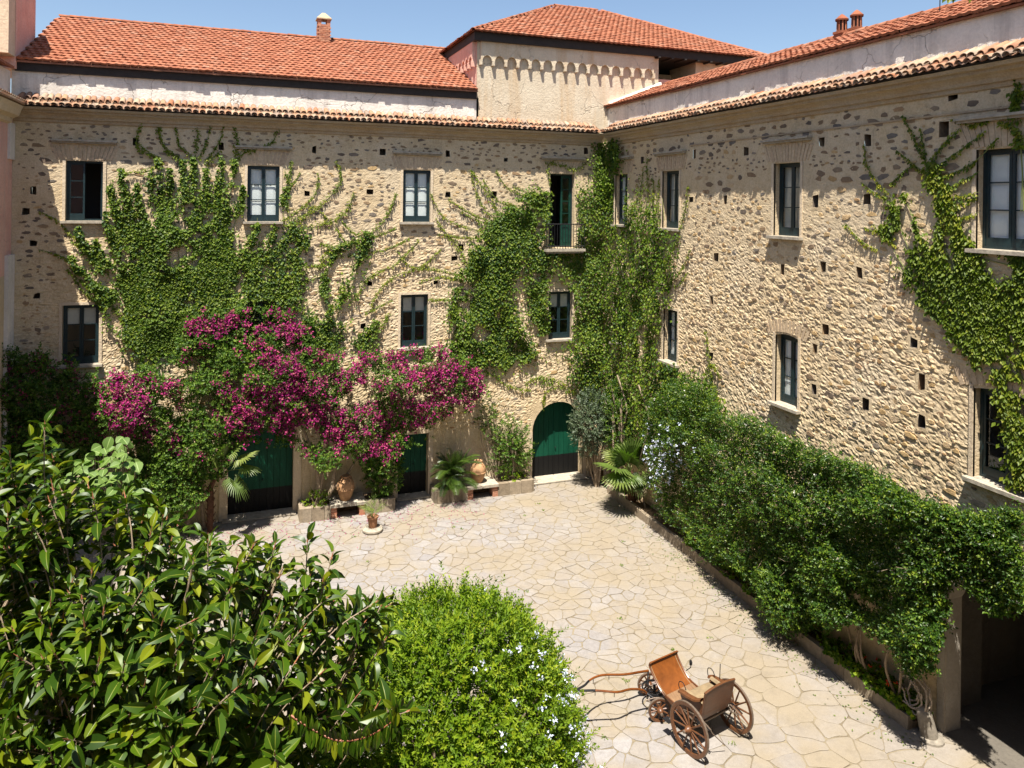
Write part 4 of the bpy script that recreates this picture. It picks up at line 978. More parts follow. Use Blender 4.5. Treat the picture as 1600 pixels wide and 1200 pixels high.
sl_ = math.atan2(.36, .75); c, s = math.cos(sl_), math.sin(sl_); axl = V3([[0, 1, 0], [1, 0, 0], [0, 0, 1]]).T; A0 = axl @ V3([[1, 0, 0], [0, c, 0], [0, -s, 1]])
for y in np.arange(19.5, 26.4, .2):
    single('eave_tile', cover_me, A0, V3([lx + .5, y, EAVE + .02]), lw)
mb = MB(); mb.hexa([(lx + .44, 9, EAVE - .03), (lx + .44, 26.5, EAVE - .03), (lx - .3, 27, EAVE - .03), (lx - .3, 9, EAVE - .03), (lx + .44, 9, EAVE + .02), (lx + .44, 26.5, EAVE + .02), (lx - .3, 27, EAVE + .36), (lx - .3, 9, EAVE + .36)]); mb.build('eave_board', M['old_tile'], lw)
mb = MB(); mb.box(-12, lx - .1, -.6, 27.1, 13.5, 14.62); mb.build('attic_wall', M['white_plaster'], lw)
mb = MB(); mb.hexa([(-12, 9, 15.9), (lx + .12, 9, 14.63), (lx + .12, 26.6, 14.63), (-12, 26.6, 15.9), (-12, 9, 16.0), (lx + .12, 9, 14.70), (lx + .12, 26.6, 14.70), (-12, 26.6, 16.0)]); mb.build('roof', M['red_tile'], lw)
mb = MB(); mb.box(-12, -6.46, 26.25, 26.95, 15.05, 19.0)
mb.build('gable_front', M['trim'], lw)
mb = MB(); mb.hexa([(-12, 26.952, 14.7), (-6.44, 26.952, 14.7), (-6.44, 29.3, 14.7), (-12, 29.3, 14.7), (-12, 26.952, 18.9), (-6.44, 26.952, 18.9), (-6.44, 29.3, 17.35), (-12, 29.3, 17.35)]); mb.build('gable_side', M['pink'], lw)

# ------------------------------------------------------------------ the portico under the right wing
mb = MB(); mb.box(XR + .60, XR + 1.6, 11.9, 12.3, 0, 4.4); mb.box(XR + .60, 19.5, 12.302, 12.6, 0, 4.4); mb.box(17.6, 18.0, 3, 12.3, 0, 4.4); mb.build('portico_wall', M['shade_plaster'], wing_r)
mb = MB(); mb.box(XR + .003, 18.0, 3, 12.6, 4.4, 4.6); mb.build('portico_ceiling', M['shade_plaster'], wing_r)
mb = MB(); mb.poly([(13.75, 3, .03), (18, 3, .03), (18, 12.6, .03), (13.75, 12.6, .03)]); mb.build('portico_floor', M['shade_plaster'])['kind'] = 'structure'
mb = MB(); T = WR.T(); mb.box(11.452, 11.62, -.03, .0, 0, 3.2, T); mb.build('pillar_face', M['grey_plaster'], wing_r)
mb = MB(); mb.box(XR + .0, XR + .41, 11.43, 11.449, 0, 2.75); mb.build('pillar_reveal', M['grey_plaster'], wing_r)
mb = MB(); u0, u1 = 12.3, 15.2; T = WR.T(); k = 18; cu, r = (u0 + u1) / 2, (u1 - u0) / 2
mb.grid([[WR.P(cu - r * math.cos(math.pi * i / k), -.02, 1.0 + r * .9 * math.sin(math.pi * i / k)) for i in range(k + 1)], [WR.P(cu - r * math.cos(math.pi * i / k), -.02, 0) for i in range(k + 1)]])
mb.build('blind_arch_panel', M['ochre'], wing_r)
# a ring of pale plaster round the arch's inside
mb = MB(); u0, u1, zt, rise = 7.2, 11.45, 4.15, 1.4; h = (u1 - u0) / 2; r = (h * h + rise * rise) / (2 * rise); cu, cz = (u0 + u1) / 2, zt - r; th = math.asin(h / r)
pts = [(cu + (r - .02) * math.sin(th - 2 * th * i / 20), cz + (r - .02) * math.cos(th - 2 * th * i / 20)) for i in range(21)]
mb.grid([[WR.P(u, w_, z) for (u, z) in pts] for w_ in (-.03, .41)]); mb.grid([[WR.P(u, -.03, z) for (u, z) in pts], [WR.P(cu + (u - cu) * 1.10, -.03, cz + (z - cz) * 1.10) for (u, z) in pts]])
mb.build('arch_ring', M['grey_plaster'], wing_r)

# ------------------------------------------------------------------ planters, jars, pot, kerb, bollard
def planter(x0, x1, y0, benches, label):
    p = thing('stone_planter', label, 'planter', ((x0 + x1) / 2, (y0 + 26.9) / 2, 0), 'stone planters under the back wall')
    (b0, b1) = benches; zt = .46
    for (a, c) in ((x0, b0), (b1, x1)):
        x = a
        while x < c - .05:
            wd = min(random.uniform(.3, .55), c - x); mb = MB(); j = lambda: random.uniform(-.012, .012)
            mb.hexa([(x + .006, y0 + j(), 0), (x + wd - .006, y0 + j(), 0), (x + wd - .006, y0 + .2, 0), (x + .006, y0 + .2, 0), (x + .006, y0 + .02 + j(), zt + j()), (x + wd - .006, y0 + .02 + j(), zt + j()), (x + wd - .006, y0 + .2, zt), (x + .006, y0 + .2, zt)])
            mb.build('block', M['kerb'], p); x += wd
        mb = MB(); mb.box(a + .02, c - .02, y0 + .201, 26.94, 0, zt - .08); mb.build('soil', M['soil'], p)
    for x in (x0, x1):
        mb = MB(); mb.box(x - .09, x + .09, y0 + .06, 26.93, 0, zt - .01); mb.build('end_wall', M['kerb'], p)
    for (a, c) in ((b0, b0 + .2), (b1 - .2, b1)):
        for r in range(5):
            single('brick', red_brick_me, np.diag([.196, .4, .068]), V3([(a + c) / 2 + random.uniform(-.008, .008), y0 + .23, .04 + r * .076]), p)
    mb = MB(); mb.box(b0 - .02, b1 + .02, y0 - .03, 26.93, zt - .075, zt + .02); mb.build('bench_slab', M['slab'], p)
    mb = MB(); mb.box(b0 + .2, b1 - .2, y0 + .55, y0 + .6, 0, zt - .08); mb.build('recess_back', M['soil'], p)
planter(2.16, 5.2, 25.98, (3.1, 4.25), 'low stone planter with a jar bench right of the large green gate')
planter(6.82, 10.45, 26.1, (7.95, 9.1), 'low stone planter with a jar bench left of the arched green gate')
def jar(c, h, label, lean=0):
    t = thing('terracotta_jar', label, 'jar', c, 'terracotta oil jars on the benches')
    pr = [(.0, .0), (.17, .0), (.20, .03), (.28, .22), (.345, .45), (.36, .58), (.33, .72), (.25, .83), (.17, .885), (.145, .91), (.15, .94), (.185, .965), (.19, .99), (.165, 1.0), (.13, .98), (.12, .9), (.10, .6)]
    mb = MB(); mb.lathe([(r * h, z * h) for r, z in pr], c, 26); mb.build('body', M['terracotta'], t, True)
    for a in (.5, 2.2, 3.8, 5.3):
        u = V3([math.cos(a), math.sin(a), 0]); q = MB()
        q.tube([V3(c) + u * r * h + V3([0, 0, z * h]) for r, z in ((.16, .90), (.215, .915), (.27, .88), (.30, .80), (.285, .755))], .022 * h / .8, 6); q.build('handle', M['terracotta'], t, True)
    q = MB(); q.lathe([(.349 * h, .45 * h), (.372 * h, .47 * h), (.372 * h, .49 * h), (.355 * h, .51 * h)], c, 26); q.build('band', M['terracotta'], t, True)
jar((3.62, 26.33, .48), .84, 'tan terracotta jar on the bench below the magenta flowers, left of a leafy shrub')
jar((8.45, 26.5, .48), .80, 'tan terracotta jar on the bench right of the feather palm, near the arched gate')
px_, py_ = 4.27, 24.62
t = thing('stone_disc', 'round pale stone disc lying on the paving under a flower pot', 'disc', (px_, py_, 0))
mb = MB(); mb.lathe([(.0, .0), (.30, .01), (.335, .05), (.335, .10), (.30, .135), (.0, .14)], (px_, py_, .01), 28); mb.build('disc', M['slab'], t, True)
t = thing('potted_plant', 'small feathery green plant in a clay pot standing on a round stone disc', 'potted plant', (px_, py_, .15))
mb = MB(); mb.lathe([(.0, .0), (.125, .0), (.165, .30), (.185, .305), (.19, .36), (.165, .365), (.155, .32), (.0, .31)], (px_, py_, .15), 20); mb.build('pot', M['pot_clay'], t, True)
P0 = V3([px_, py_, .46]); k = 46; D = unit(rnd3(k) * V3([1, 1, .5]) + V3([0, 0, .9])); mb = MB()
for i in range(12): mb.tube([P0, P0 + D[i] * .22, P0 + D[i] * .42 + V3([0, 0, .1])], [.006, .005, .003], 4)
mb.build('stem', M['twig'], t)
b_, dd, no, L, W, va = sprigs(P0 + D * rng.uniform(.1, .38, (k, 1)) + V3([0, 0, .08]), D, 14, .28, .10, .014); leaves('foliage', b_, dd, no, L, W, M['palm_leaf'], t, va)

kb = thing('kerb_wall', 'low weathered stone kerb along the hedge bed on the right', 'kerb', (13.1, 18, 0))
y = 11.75
while y < 25.1:
    L = random.uniform(.55, .95); L = min(L, 25.2 - y); j = lambda: random.uniform(-.012, .012)
    zt = .30 + j() * 2; mb = MB(); x = 13.08 + j()
    mb.hexa([(x, y + .006, 0), (x + .15, y + .006, 0), (x + .15, y + L - .006, 0), (x, y + L - .006, 0), (x + .02 + j(), y + .006, zt + j()), (x + .15, y + .006, zt), (x + .15, y + L - .006, zt), (x + .02 + j(), y + L - .006, zt + j())])
    mb.build('kerb_stone', M['kerb'], kb); y += L
mb = MB(); mb.box(13.235, 13.74, 11.76, 11.90, 0, .27); mb.build('kerb_stone', M['kerb'], kb)
t = thing('stone_bollard', 'leaning worn grey stone bollard at the end of the kerb by the white pillar', 'bollard', (13.32, 11.42, 0))
mb = MB(); mb.lathe([(.0, -.02), (.155, -.02), (.165, .1), (.15, .4), (.145, .52), (.12, .60), (.06, .645), (.0, .655)], (13.32, 11.42, 0), 16, (-.20, .12, 1)); mb.build('post', M['bollard'], t, True)
mb = MB(); mb.lathe([(.0, .0), (.24, .0), (.235, .05), (.18, .09), (.0, .09)], (13.33, 11.40, 0), 14); mb.build('foot', M['bollard'], t, True)

# ------------------------------------------------------------------ the carriage
CO = V3([9.06, 12.80, 0]); th = R(13.2); CR, CF_ = V3([math.cos(th), math.sin(th), 0]), V3([-math.sin(th), math.cos(th), 0])
def L3(x, y, z): return CO + CR * x + CF_ * y + V3([0, 0, z])
car = thing('carriage', 'open brown horse carriage with tan leather dashboard parked on the sunny paving', 'carriage', tuple(CO))
def wheel(c, axis, r, ns, nm='wheel'):
    c = V3(c); ax = unit(V3(axis)); up = V3([0, 0, 1]); a = unit(np.cross(ax, up)); n_ = 40
    mb = MB(); rows = []
    for (rr, h) in ((r - .012, -.024), (r - .075 * (r / .5) ** .5, -.018), (r - .075 * (r / .5) ** .5, .018), (r - .012, .024)):
        rows.append([c + ax * h + (a * math.cos(2 * math.pi * k / n_) + up * math.sin(2 * math.pi * k / n_)) * rr for k in range(n_)])
    rows.append(rows[0]); mb.grid(rows, True); wh = mb.build(nm, M['wheel_wood'], car, True)
    mb = MB(); rows = []
    for (rr, h) in ((r, -.021), (r - .014, -.021), (r - .014, .021), (r, .021)):
        rows.append([c + ax * h + (a * math.cos(2 * math.pi * k / n_) + up * math.sin(2 * math.pi * k / n_)) * rr for k in range(n_)])
    rows.append(rows[0]); mb.grid(rows, True); mb.build('tyre', M['steel'], wh, True)
    for k in range(ns):
        an = 2 * math.pi * (k + .3) / ns; d = a * math.cos(an) + up * math.sin(an); q = MB()
        q.tube([c + d * .045 + ax * .02, c + d * r * .4 + ax * .012, c + d * (r - .05)], [.017, .019, .014], 6); q.build('spoke', M['wheel_wood'], wh, True)
    q = MB(); q.lathe([(.0, -.13), (.028, -.13), (.033, -.09), (.055, -.07), (.068, -.03), (.068, .03), (.052, .07), (.036, .09), (.034, .13), (.0, .135)], c, 14, ax); q.build('hub', M['wheel_wood'], wh, True)
    q = MB(); q.lathe([(.0, .13), (.03, .13), (.03, .155), (.0, .16)], c, 12, ax); q.lathe([(.0, -.13), (.03, -.13), (.03, -.155), (.0, -.16)], c, 12, ax); q.build('hub_cap', M['steel'], wh, True)
wheel(L3(-.64, 0, .5), CR, .5, 12); wheel(L3(.64, 0, .5), CR, .5, 12)
ta = R(62); fR = CR * math.cos(ta) + CF_ * math.sin(ta); fF = -CR * math.sin(ta) + CF_ * math.cos(ta); FA = L3(-.26, 1.36, 0)
# front axle turned to the left
wheel(FA - fR * .43 + V3([0, 0, .25]), fR, .25, 10); wheel(FA + fR * .43 + V3([0, 0, .25]), fR, .25, 10)
mb = MB(); mb.tube([L3(-.6, 0, .5), L3(.6, 0, .5)], .024, 8); mb.build('axle', M['steel'], car, True)
mb = MB(); mb.tube([FA - fR * .41 + V3([0, 0, .25]), FA + fR * .41 + V3([0, 0, .25])], .022, 8); mb.build('axle', M['steel'], car, True)
for sx in (-1, 1):                                 # elliptic springs over the rear axle
    for (dz, sg) in ((.0, 1), (.0, -1)):
        q = MB(); q.tube([L3(sx * .42, y, .60 + sg * .07 * (1 - (y / .36) ** 2)) for y in np.linspace(-.36, .36, 9)], .014, 5); q.build('leaf_spring', M['steel'], car, True)
    q = MB(); q.tube([L3(sx * .42, -.02, .52), L3(sx * .42, -.02, .545)], .03, 6); q.build('spring_block', M['iron'], car)
for sx in (-1, 1):
    for sg in (1, -1):
        q = MB(); q.tube([FA + fR * sx * .28 + fF * y + V3([0, 0, .36 + sg * .05 * (1 - (y / .26) ** 2)]) for y in np.linspace(-.26, .26, 7)], .012, 5); q.build('leaf_spring', M['steel'], car, True)
q = MB(); q.lathe([(.24, .43), (.27, .43), (.27, .455), (.24, .455), (.24, .43)], FA, 24); q.lathe([(.0, .25), (.03, .25), (.03, .5), (.0, .5)], FA, 8); q.build('turntable', M['iron'], car, True)
for k in range(4):
    an = k * math.pi / 2 + .6; q = MB(); q.tube([FA + V3([0, 0, .36]), FA + (fR * math.cos(an) + fF * math.sin(an)) * .26 + V3([0, 0, .44])], .012, 5); q.build('stay', M['iron'], car)
# body: two side curves define dash, floor and seat
HW = .40
side = smooth_line([(1.34, 1.02), (1.37, .96), (1.30, .86), (1.16, .72), (1.02, .62), (.90, .575)], 6)
def strip(name, prof, mat, x0, x1, thick=.018):
    mb = MB(); n_ = [V3([-(prof[min(i + 1, len(prof) - 1)] - prof[max(i - 1, 0)])[1], (prof[min(i + 1, len(prof) - 1)] - prof[max(i - 1, 0)])[0]]) for i in range(len(prof))]
    rows = []
    for sgn in (0, 1):
        rows.append([[L3(x, p[0] + unit(q)[0] * thick * sgn, p[1] + unit(q)[1] * thick * sgn) for p, q in zip(prof, n_)] for x in (x0, x1)])
    for r in rows: mb.grid(r)
    mb.grid([rows[0][0], rows[1][0]]); mb.grid([rows[0][1], rows[1][1]])
    mb.grid([[rows[0][0][0], rows[0][1][0]], [rows[1][0][0], rows[1][1][0]]]); mb.grid([[rows[0][0][-1], rows[0][1][-1]], [rows[1][0][-1], rows[1][1][-1]]])
    return mb.build(name, mat, car, True)
dash = strip('dashboard', side, M['leather'], -HW, HW, .025)
for x in (-HW + .025, HW - .055):
    q = MB(); 
    for i in range(len(side) - 1):
        a, b3 = side[i], side[i + 1]; nn = unit(V3([-(b3 - a)[1], (b3 - a)[0]]))
        for s_ in (1,): q.hexa([L3(x, *(a + nn * -.004)), L3(x + .012, *(a + nn * -.004)), L3(x + .012, *(b3 + nn * -.004)), L3(x, *(b3 + nn * -.004)), L3(x, *(a + nn * .029)), L3(x + .012, *(a + nn * .029)), L3(x + .012, *(b3 + nn * .029)), L3(x, *(b3 + nn * .029))])
    q.build('piping', M['cushion'], dash)
for sx in (-1, 1):
    q = MB(); q.tube([L3(sx * (HW + .006), p[0], p[1]) for p in side], .018, 6); q.build('dash_edge', M['varnish'], dash, True)
floor = smooth_line([(.90, .575), (.62, .535), (.36, .52)], 4); strip('floor', floor, M['pale_wood'], -HW, HW, .02)
for sx in (-1, 1):
    q = MB(); x = sx * (HW + .012); x2 = sx * (HW - .014)
    lo = [(1.02, .60), (.90, .545), (.62, .47), (.45, .46), (.20, .52), (-.06, .60)]; up = [(1.02, .63), (.90, .60), (.62, .57), (.50, .62), (.42, .80), (-.12, .86)]
    for i in range(len(lo) - 1):
        q.hexa([L3(x, *lo[i]), L3(x, *lo[i + 1]), L3(x2, *lo[i + 1]), L3(x2, *lo[i]), L3(x, *up[i]), L3(x, *up[i + 1]), L3(x2, *up[i + 1]), L3(x2, *up[i])])
    q.build('side_panel', M['varnish'], car)
q = MB(); q.hexa([L3(-HW, .38, .53), L3(HW, .38, .53), L3(HW, -.06, .60), L3(-HW, -.06, .60), L3(-HW, .42, .79), L3(HW, .42, .79), L3(HW, -.10, .80), L3(-HW, -.10, .80)]); q.build('seat_box', M['varnish'], car)
q = MB(); rows = []
for y, z in ((.44, .80), (.45, .84), (.40, .875), (.2, .89), (.0, .88), (-.08, .86), (-.08, .80)): rows.append([L3(x, y, z - .012 * (abs(x) / HW) ** 6) for x in np.linspace(-HW + .02, HW - .02, 9)])
q.grid(rows); q.build('cushion', M['cushion'], car, True)
bk = MB(); rows = []
for (t0, yy) in ((0, -.085), (1, -.17)):
    pass
def back_pt(x, t, o): return L3(x, -.085 - .10 * t + o, .70 + (.52 + .045 * (1 - (x / .43) ** 2)) * t)
xs = np.linspace(-.43, .43, 11)
for o in (0, -.026):
    bk.grid([[back_pt(x, t, o) for x in xs] for t in (0, .5, 1)])
for t in (0, 1): bk.grid([[back_pt(x, t, 0) for x in xs], [back_pt(x, t, -.026) for x in xs]])
for x in (-.43, .43): bk.grid([[back_pt(x, t, 0) for t in (0, .5, 1)], [back_pt(x, t, -.026) for t in (0, .5, 1)]])
bkr = bk.build('backrest', M['varnish'], car)
q = MB(); q.tube([back_pt(x, 1.01, -.013) for x in xs], .024, 6); q.build('top_rail', M['wheel_wood'], bkr, True)
q = MB(); q.grid([[back_pt(x, t, .03) for x in np.linspace(-.36, .36, 9)] for t in (.34, .45, .6, .75, .86)]); q.build('back_cushion', M['cushion'], bkr, True)
q = MB()
for (x0, x1, t0, t1) in ((-.39, .39, .06, .10), (-.39, .39, .88, .92), (-.39, -.365, .10, .88), (.365, .39, .10, .88)): q.grid([[back_pt(x, t, -.029) for x in np.linspace(x0, x1, 5)] for t in (t0, t1)])
q.build('panel_moulding', M['wheel_wood'], bkr)
for sx in (-1, 1):                                 # arms: padded rail curling outwards, iron hoop at its end
    arm = MB(); rows = []
    for y, z, o in ((.46, .93, .03), (.40, .955, .05), (.2, .97, .06), (.0, 1.0, .05), (-.12, 1.06, .02)):
        rows.append([L3(sx * (HW + o + dx), y, z + dz) for dx, dz in ((-.06, -.015), (-.05, .025), (0, .035), (.05, .02), (.06, -.015), (0, -.03))])
    arm.grid(rows, True); am = arm.build('armrest', M['wheel_wood'], car, True)
    q = MB(); q.hexa([L3(sx * (HW + .01), .44, .79), L3(sx * (HW + .01), -.10, .84), L3(sx * (HW - .012), -.10, .84), L3(sx * (HW - .012), .44, .79), L3(sx * (HW + .055), .44, .935), L3(sx * (HW + .05), -.10, 1.03), L3(sx * (HW + .03), -.10, 1.03), L3(sx * (HW + .03), .44, .935)]); q.build('arm_panel', M['varnish'], am)
    q = MB(); rows = [[L3(sx * (HW + dx - .03), y, z) for dx, z in ((-.05, .965), (-.02, 1.0), (.03, .995))] for y in (.36, .2, .0, -.09)]; q.grid(rows); q.build('arm_pad', M['cushion'], am, True)
    q = MB(); q.tube(smooth_line([tuple(L3(sx * (HW + .0), .44, .90)), tuple(L3(sx * (HW + .02), .50, 1.0)), tuple(L3(sx * (HW + .02), .48, 1.10)), tuple(L3(sx * (HW + .02), .38, 1.12)), tuple(L3(sx * (HW + .02), .30, 1.02))], 4), .009, 5); q.build('iron_hoop', M['iron'], am)
q = MB(); q.tube([L3(HW + .05, .2, 1.0), L3(HW + .06, .2, 1.32)], .009, 5); q.build('whip_socket', M['iron'], car)
q = MB(); q.tube([L3(HW + .02, 1.1, .72), L3(HW + .16, 1.1, .74), L3(HW + .16, 1.1, .80)], .01, 5); q.lathe([(.0, 0), (.03, 0), (.035, .06), (.02, .1), (.0, .1)], L3(HW + .16, 1.1, .80), 8); q.build('lamp_bracket', M['iron'], car)
for sx in (-1, 1):
    q = MB(); q.tube([L3(sx * HW, .55, .50), L3(sx * (HW + .16), .58, .36), L3(sx * (HW + .2), .58, .34)], .011, 5); st2 = q.build('step_iron', M['iron'], car)
    q = MB(); q.box(-.07, .07, -.09, .09, 0, .012, lambda x, y, z: L3(sx * (HW + .23) + x, .58 + y, .335 + z)); q.build('step', M['iron'], car)
q = MB(); q.tube([L3(0, .0, .52), L3(-.2, 1.28, .45)], .026, 6); q.build('perch', M['varnish'], car)
for sx in (-1, 1):
    q = MB(); q.tube([L3(sx * .46, -.38, .62), L3(sx * .5, -.1, .66), L3(sx * .36, .2, .56)], .013, 5); q.build('body_iron', M['iron'], car)
q = MB(); q.tube([L3(.4, -.1, .62), L3(.45, -.32, .45), L3(.78, -.30, .12)], .010, 5); q.build('brake_rod', M['steel'], car)
q = MB(); q.tube([L3(-.40, -.3, .60), L3(-.35, -.34, .5), L3(-.02, -.36, .16)], .010, 5); q.build('brake_rod', M['steel'], car)
# shafts, carried level and turned left with the front axle
for (a, pts) in ((0, [(1013, 1048, .62), (1000, 1050, .66), (975, 1054, .74), (945, 1054.5, .80), (930, 1058, .83), (920, 1064, .84), (913, 1071, .83), (900, 1078, .80)]),
                 (1, [(1010, 1083, .45), (1003, 1078, .56), (985, 1077, .66), (965, 1081.5, .74), (945, 1080, .79), (930, 1079, .82), (918, 1079, .83), (900, 1080, .82)])):
    P = [on_z(x, y, z) for x, y, z in pts]; q = MB(); sm_ = smooth_line(P, 4)
    q.tube(sm_, list(np.linspace(.026, .019, len(sm_))), 7); sh = q.build('shaft', M['leather'], car, True)
    for f in ((.38, .62) if a == 0 else (.45, .72)):
        c = sm_[int(f * len(sm_))]; q = MB(); q.tube([c, c - V3([0, 0, .10])], .008, 5); q.build('tug_stop', M['iron'], sh)
    q = MB(); q.tube(sm_[-9:], [.0235] * 9, 7); q.build('iron_sleeve', M['iron'], sh, True)
    q = MB(); q.tube([P[0], FA + fF * .1 + fR * (.18 if a == 0 else -.25) + V3([0, 0, .40])], .018, 6); q.build('shaft_iron', M['iron'], sh)

# ------------------------------------------------------------------ climbing plants on the walls
WN = lambda right: np.where(right[:, None], V3([-1.0, 0, 0]), V3([0, -1.0, 0]))
def wall_leaves(px, py, out_lo, out_hi, Ls, name, mat, parent, Wf=.85, droop=1.0, skip=()):
    P, rt = on_walls(px, py, out_lo); lump = np.clip(vnoise(P * V3([1.5, 1.5, .7]), 1.5, 12) * 1.3 - .15, .12, 1.1); off = out_lo + (out_hi - out_lo) * lump * 1.6 * rng.uniform(.25, 1, len(px)) ** .6; P, rt = on_walls(px, py, off); Nn = WN(rt)
    keep = np.ones(len(px), bool)
    for (isr, a, b2, c, d) in skip:
        u = np.where(rt, P[:, 1], P[:, 0]); keep &= ~((rt == isr) & (u > a) & (u < b2) & (P[:, 2] > c) & (P[:, 2] < d))
    P, Nn = P[keep], Nn[keep]; k = len(P)
    tang = np.cross(Nn, V3([0, 0, 1.0]))
    D = V3([0, 0, -droop]) + tang * rng.normal(0, .8, (k, 1)) + Nn * rng.uniform(.0, .9, (k, 1)) + rng.normal(0, .25, (k, 3))
    No = Nn * .9 + V3([0, 0, .45]) + rng.normal(0, .55, (k, 3))
    L = Ls * rng.uniform(.5, 1.35, k)
    v = np.clip(.42 + .5 * (vnoise(P, .8, 6) - .5) + rng.normal(0, .18, k), 0, .999)
    return leaves(name, P, D, No, L, L * Wf, M[mat], parent, v, LEAF_V, LEAF_F)
def stroke_pts(strokes, dens):
    X, Y = [], []
    for pts, w0, w1 in strokes:
        s = smooth_line(pts, 10); seg = np.linalg.norm(np.diff(s, axis=0), axis=1); L = seg.sum(); k = int(L * dens * (max(w0, w1) / 6 + .8))
        t = rng.uniform(0, 1, k); cum = np.concatenate([[0], np.cumsum(seg)]) / L
        x = np.interp(t, cum, s[:, 0]); y = np.interp(t, cum, s[:, 1]); wd = w0 + (w1 - w0) * t ** 1.15; k_ = rng.random(k) < np.clip(wd / max(w0, w1), .25, 1) ** .8; x, y, t, wd = x[k_], y[k_], t[k_], wd[k_]; k = len(x)
        i = np.clip(np.searchsorted(cum, t) - 1, 0, len(seg) - 1); d = unit(np.diff(s, axis=0))[i]
        o = rng.normal(0, .34, k) * wd
        X.append(x - d[:, 1] * o); Y.append(y + d[:, 0] * o)
    return np.concatenate(X), np.concatenate(Y)
def stems(strokes, parent, rad, mat, off=.02, name='stem'):
    mb = MB()
    for pts, w0, w1 in strokes:
        s = smooth_line(pts, 6); P, _r = on_walls(s[:, 0], s[:, 1], off); mb.tube(P, list(np.linspace(rad * (1.6 if w0 > 12 else 1), rad * .5, len(P))), 4)
    mb.build(name, mat, parent, kind='stuff')
WIN_SKIP = [(False, a + .02, b2 - .02, c, d) for (a, b2, c, d, _s) in WIN_B] + [(True, a + .03, b2 - .03, c, d) for (a, b2, c, d, _s) in WIN_R if not (a > 25 and d < 9)] + [(False, BALC[0], BALC[1], BALC[2], BALC[3])]
def thin(x, y, scale, thr, seed):
    P, _ = on_walls(x, y, 0.0); P = P + (vnoise(P, 2.1, 61) - .5)[:, None] * V3([.5, .5, .8]); v = .68 * vnoise(P * V3([1, 1, .5]), scale, seed) + .32 * vnoise(P * V3([1, 1, .6]), scale * 2.7, seed + 1) + rng.normal(0, .055, len(x)); k = v > thr; return x[k], y[k]

A_thin = [([(222, 190), (214, 230), (250, 245)], 4, 3), ([(245, 185), (250, 215), (265, 240), (290, 255)], 4, 5), ([(250, 190), (255, 225), (280, 245)], 3, 4), ([(275, 195), (280, 225), (300, 245), (305, 265)], 3, 5),
          ([(310, 185), (308, 215), (305, 245), (303, 270)], 5, 7), ([(330, 195), (322, 225), (310, 250)], 3, 4), ([(350, 180), (345, 215), (330, 240), (318, 255)], 3, 4), ([(365, 190), (370, 220), (368, 250)], 6, 9), ([(432, 190), (430, 215), (415, 228), (380, 233)], 5, 5),
          ([(215, 225), (235, 240), (255, 258)], 6, 8), ([(345, 235), (330, 250), (320, 265)], 4, 5), ([(400, 235), (380, 240), (365, 255)], 5, 6), ([(185, 270), (215, 268), (245, 258)], 4, 5), ([(497, 270), (493, 300), (470, 325), (440, 345)], 4, 7),
          ([(525, 250), (533, 280), (515, 305), (480, 335), (440, 355)], 5, 9), ([(553, 300), (540, 330), (510, 348), (470, 355)], 6, 9), ([(470, 270), (455, 290), (440, 310)], 3, 3), ([(445, 265), (450, 290), (442, 320)], 5, 8), ([(620, 300), (605, 335), (585, 360), (560, 378), (520, 395)], 4, 9),
          ([(533, 345), (555, 365), (570, 372)], 3, 5), ([(500, 380), (530, 385), (560, 376)], 5, 5), ([(520, 385), (505, 400), (500, 420)], 6, 8), ([(620, 355), (595, 365), (575, 372)], 3, 4), ([(640, 372), (600, 390), (560, 395), (510, 405)], 3, 5), ([(655, 375), (620, 410), (590, 425), (570, 440), (555, 470)], 3, 6),
          ([(690, 388), (660, 415), (620, 430), (600, 445), (585, 465), (580, 480)], 3, 7), ([(570, 490), (590, 480), (612, 468)], 5, 3), ([(475, 415), (500, 415)], 4, 4), ([(470, 440), (500, 432), (512, 420)], 4, 5), ([(60, 330), (90, 345), (115, 370), (150, 400)], 2, 6), ([(60, 390), (100, 402), (135, 430), (170, 470)], 2, 8),
          ([(115, 430), (140, 450), (175, 480), (200, 500)], 4, 10), ([(105, 420), (130, 455), (165, 485)], 2, 6), ([(110, 375), (140, 400), (170, 430)], 3, 6), ([(560, 545), (575, 520), (600, 505), (607, 488)], 12, 8), ([(490, 320), (470, 345), (455, 352)], 3, 5), ([(500, 330), (520, 350), (540, 378)], 2, 3), ([(455, 250), (452, 285), (447, 330)], 4, 6)]
A_thick = [([(500, 560), (520, 510), (537, 470), (552, 440), (565, 400), (574, 360)], 32, 12), ([(505, 560), (510, 500), (507, 450), (516, 410), (527, 388), (560, 375)], 18, 7), ([(565, 545), (575, 525), (590, 500)], 30, 10), ([(470, 500), (490, 520), (510, 560)], 36, 44), ([(443, 352), (443, 315), (446, 292)], 12, 4), ([(440, 500), (455, 440), (462, 400), (466, 350)], 44, 16)]
for (x1, y1) in ((122, 352), (112, 398), (150, 372), (166, 330), (172, 280), (190, 262), (214, 285), (236, 262), (247, 246), (266, 262), (286, 248), (302, 244), (322, 262), (346, 242), (366, 248), (379, 288), (402, 340), (430, 346), (456, 345), (480, 366), (226, 330), (330, 300), (205, 400)):
    x0 = 300 + (x1 - 300) * .34; xm = x0 + (x1 - x0) * (.45 + .1 * (x1 < 250)); ym = 545 + (y1 - 545) * .55
    A_thick.append(([(x0, 555 - abs(x1 - 300) * .10), (x0 + (xm - x0) * .6, (555 + ym) / 2), (xm, ym), (x1 * .9 + xm * .1, y1 * .72 + ym * .28), (x1, y1)], 40, 6))
A_core = [(205, 520), (240, 450), (300, 410), (390, 400), (450, 430), (440, 490), (330, 490), (255, 555), (228, 575)]
t = thing('climbing_vine', 'broad fan of green creeper spreading over the back wall between its left windows', 'creeper', (0, 26.8, 3), 'creepers on the courtyard walls')
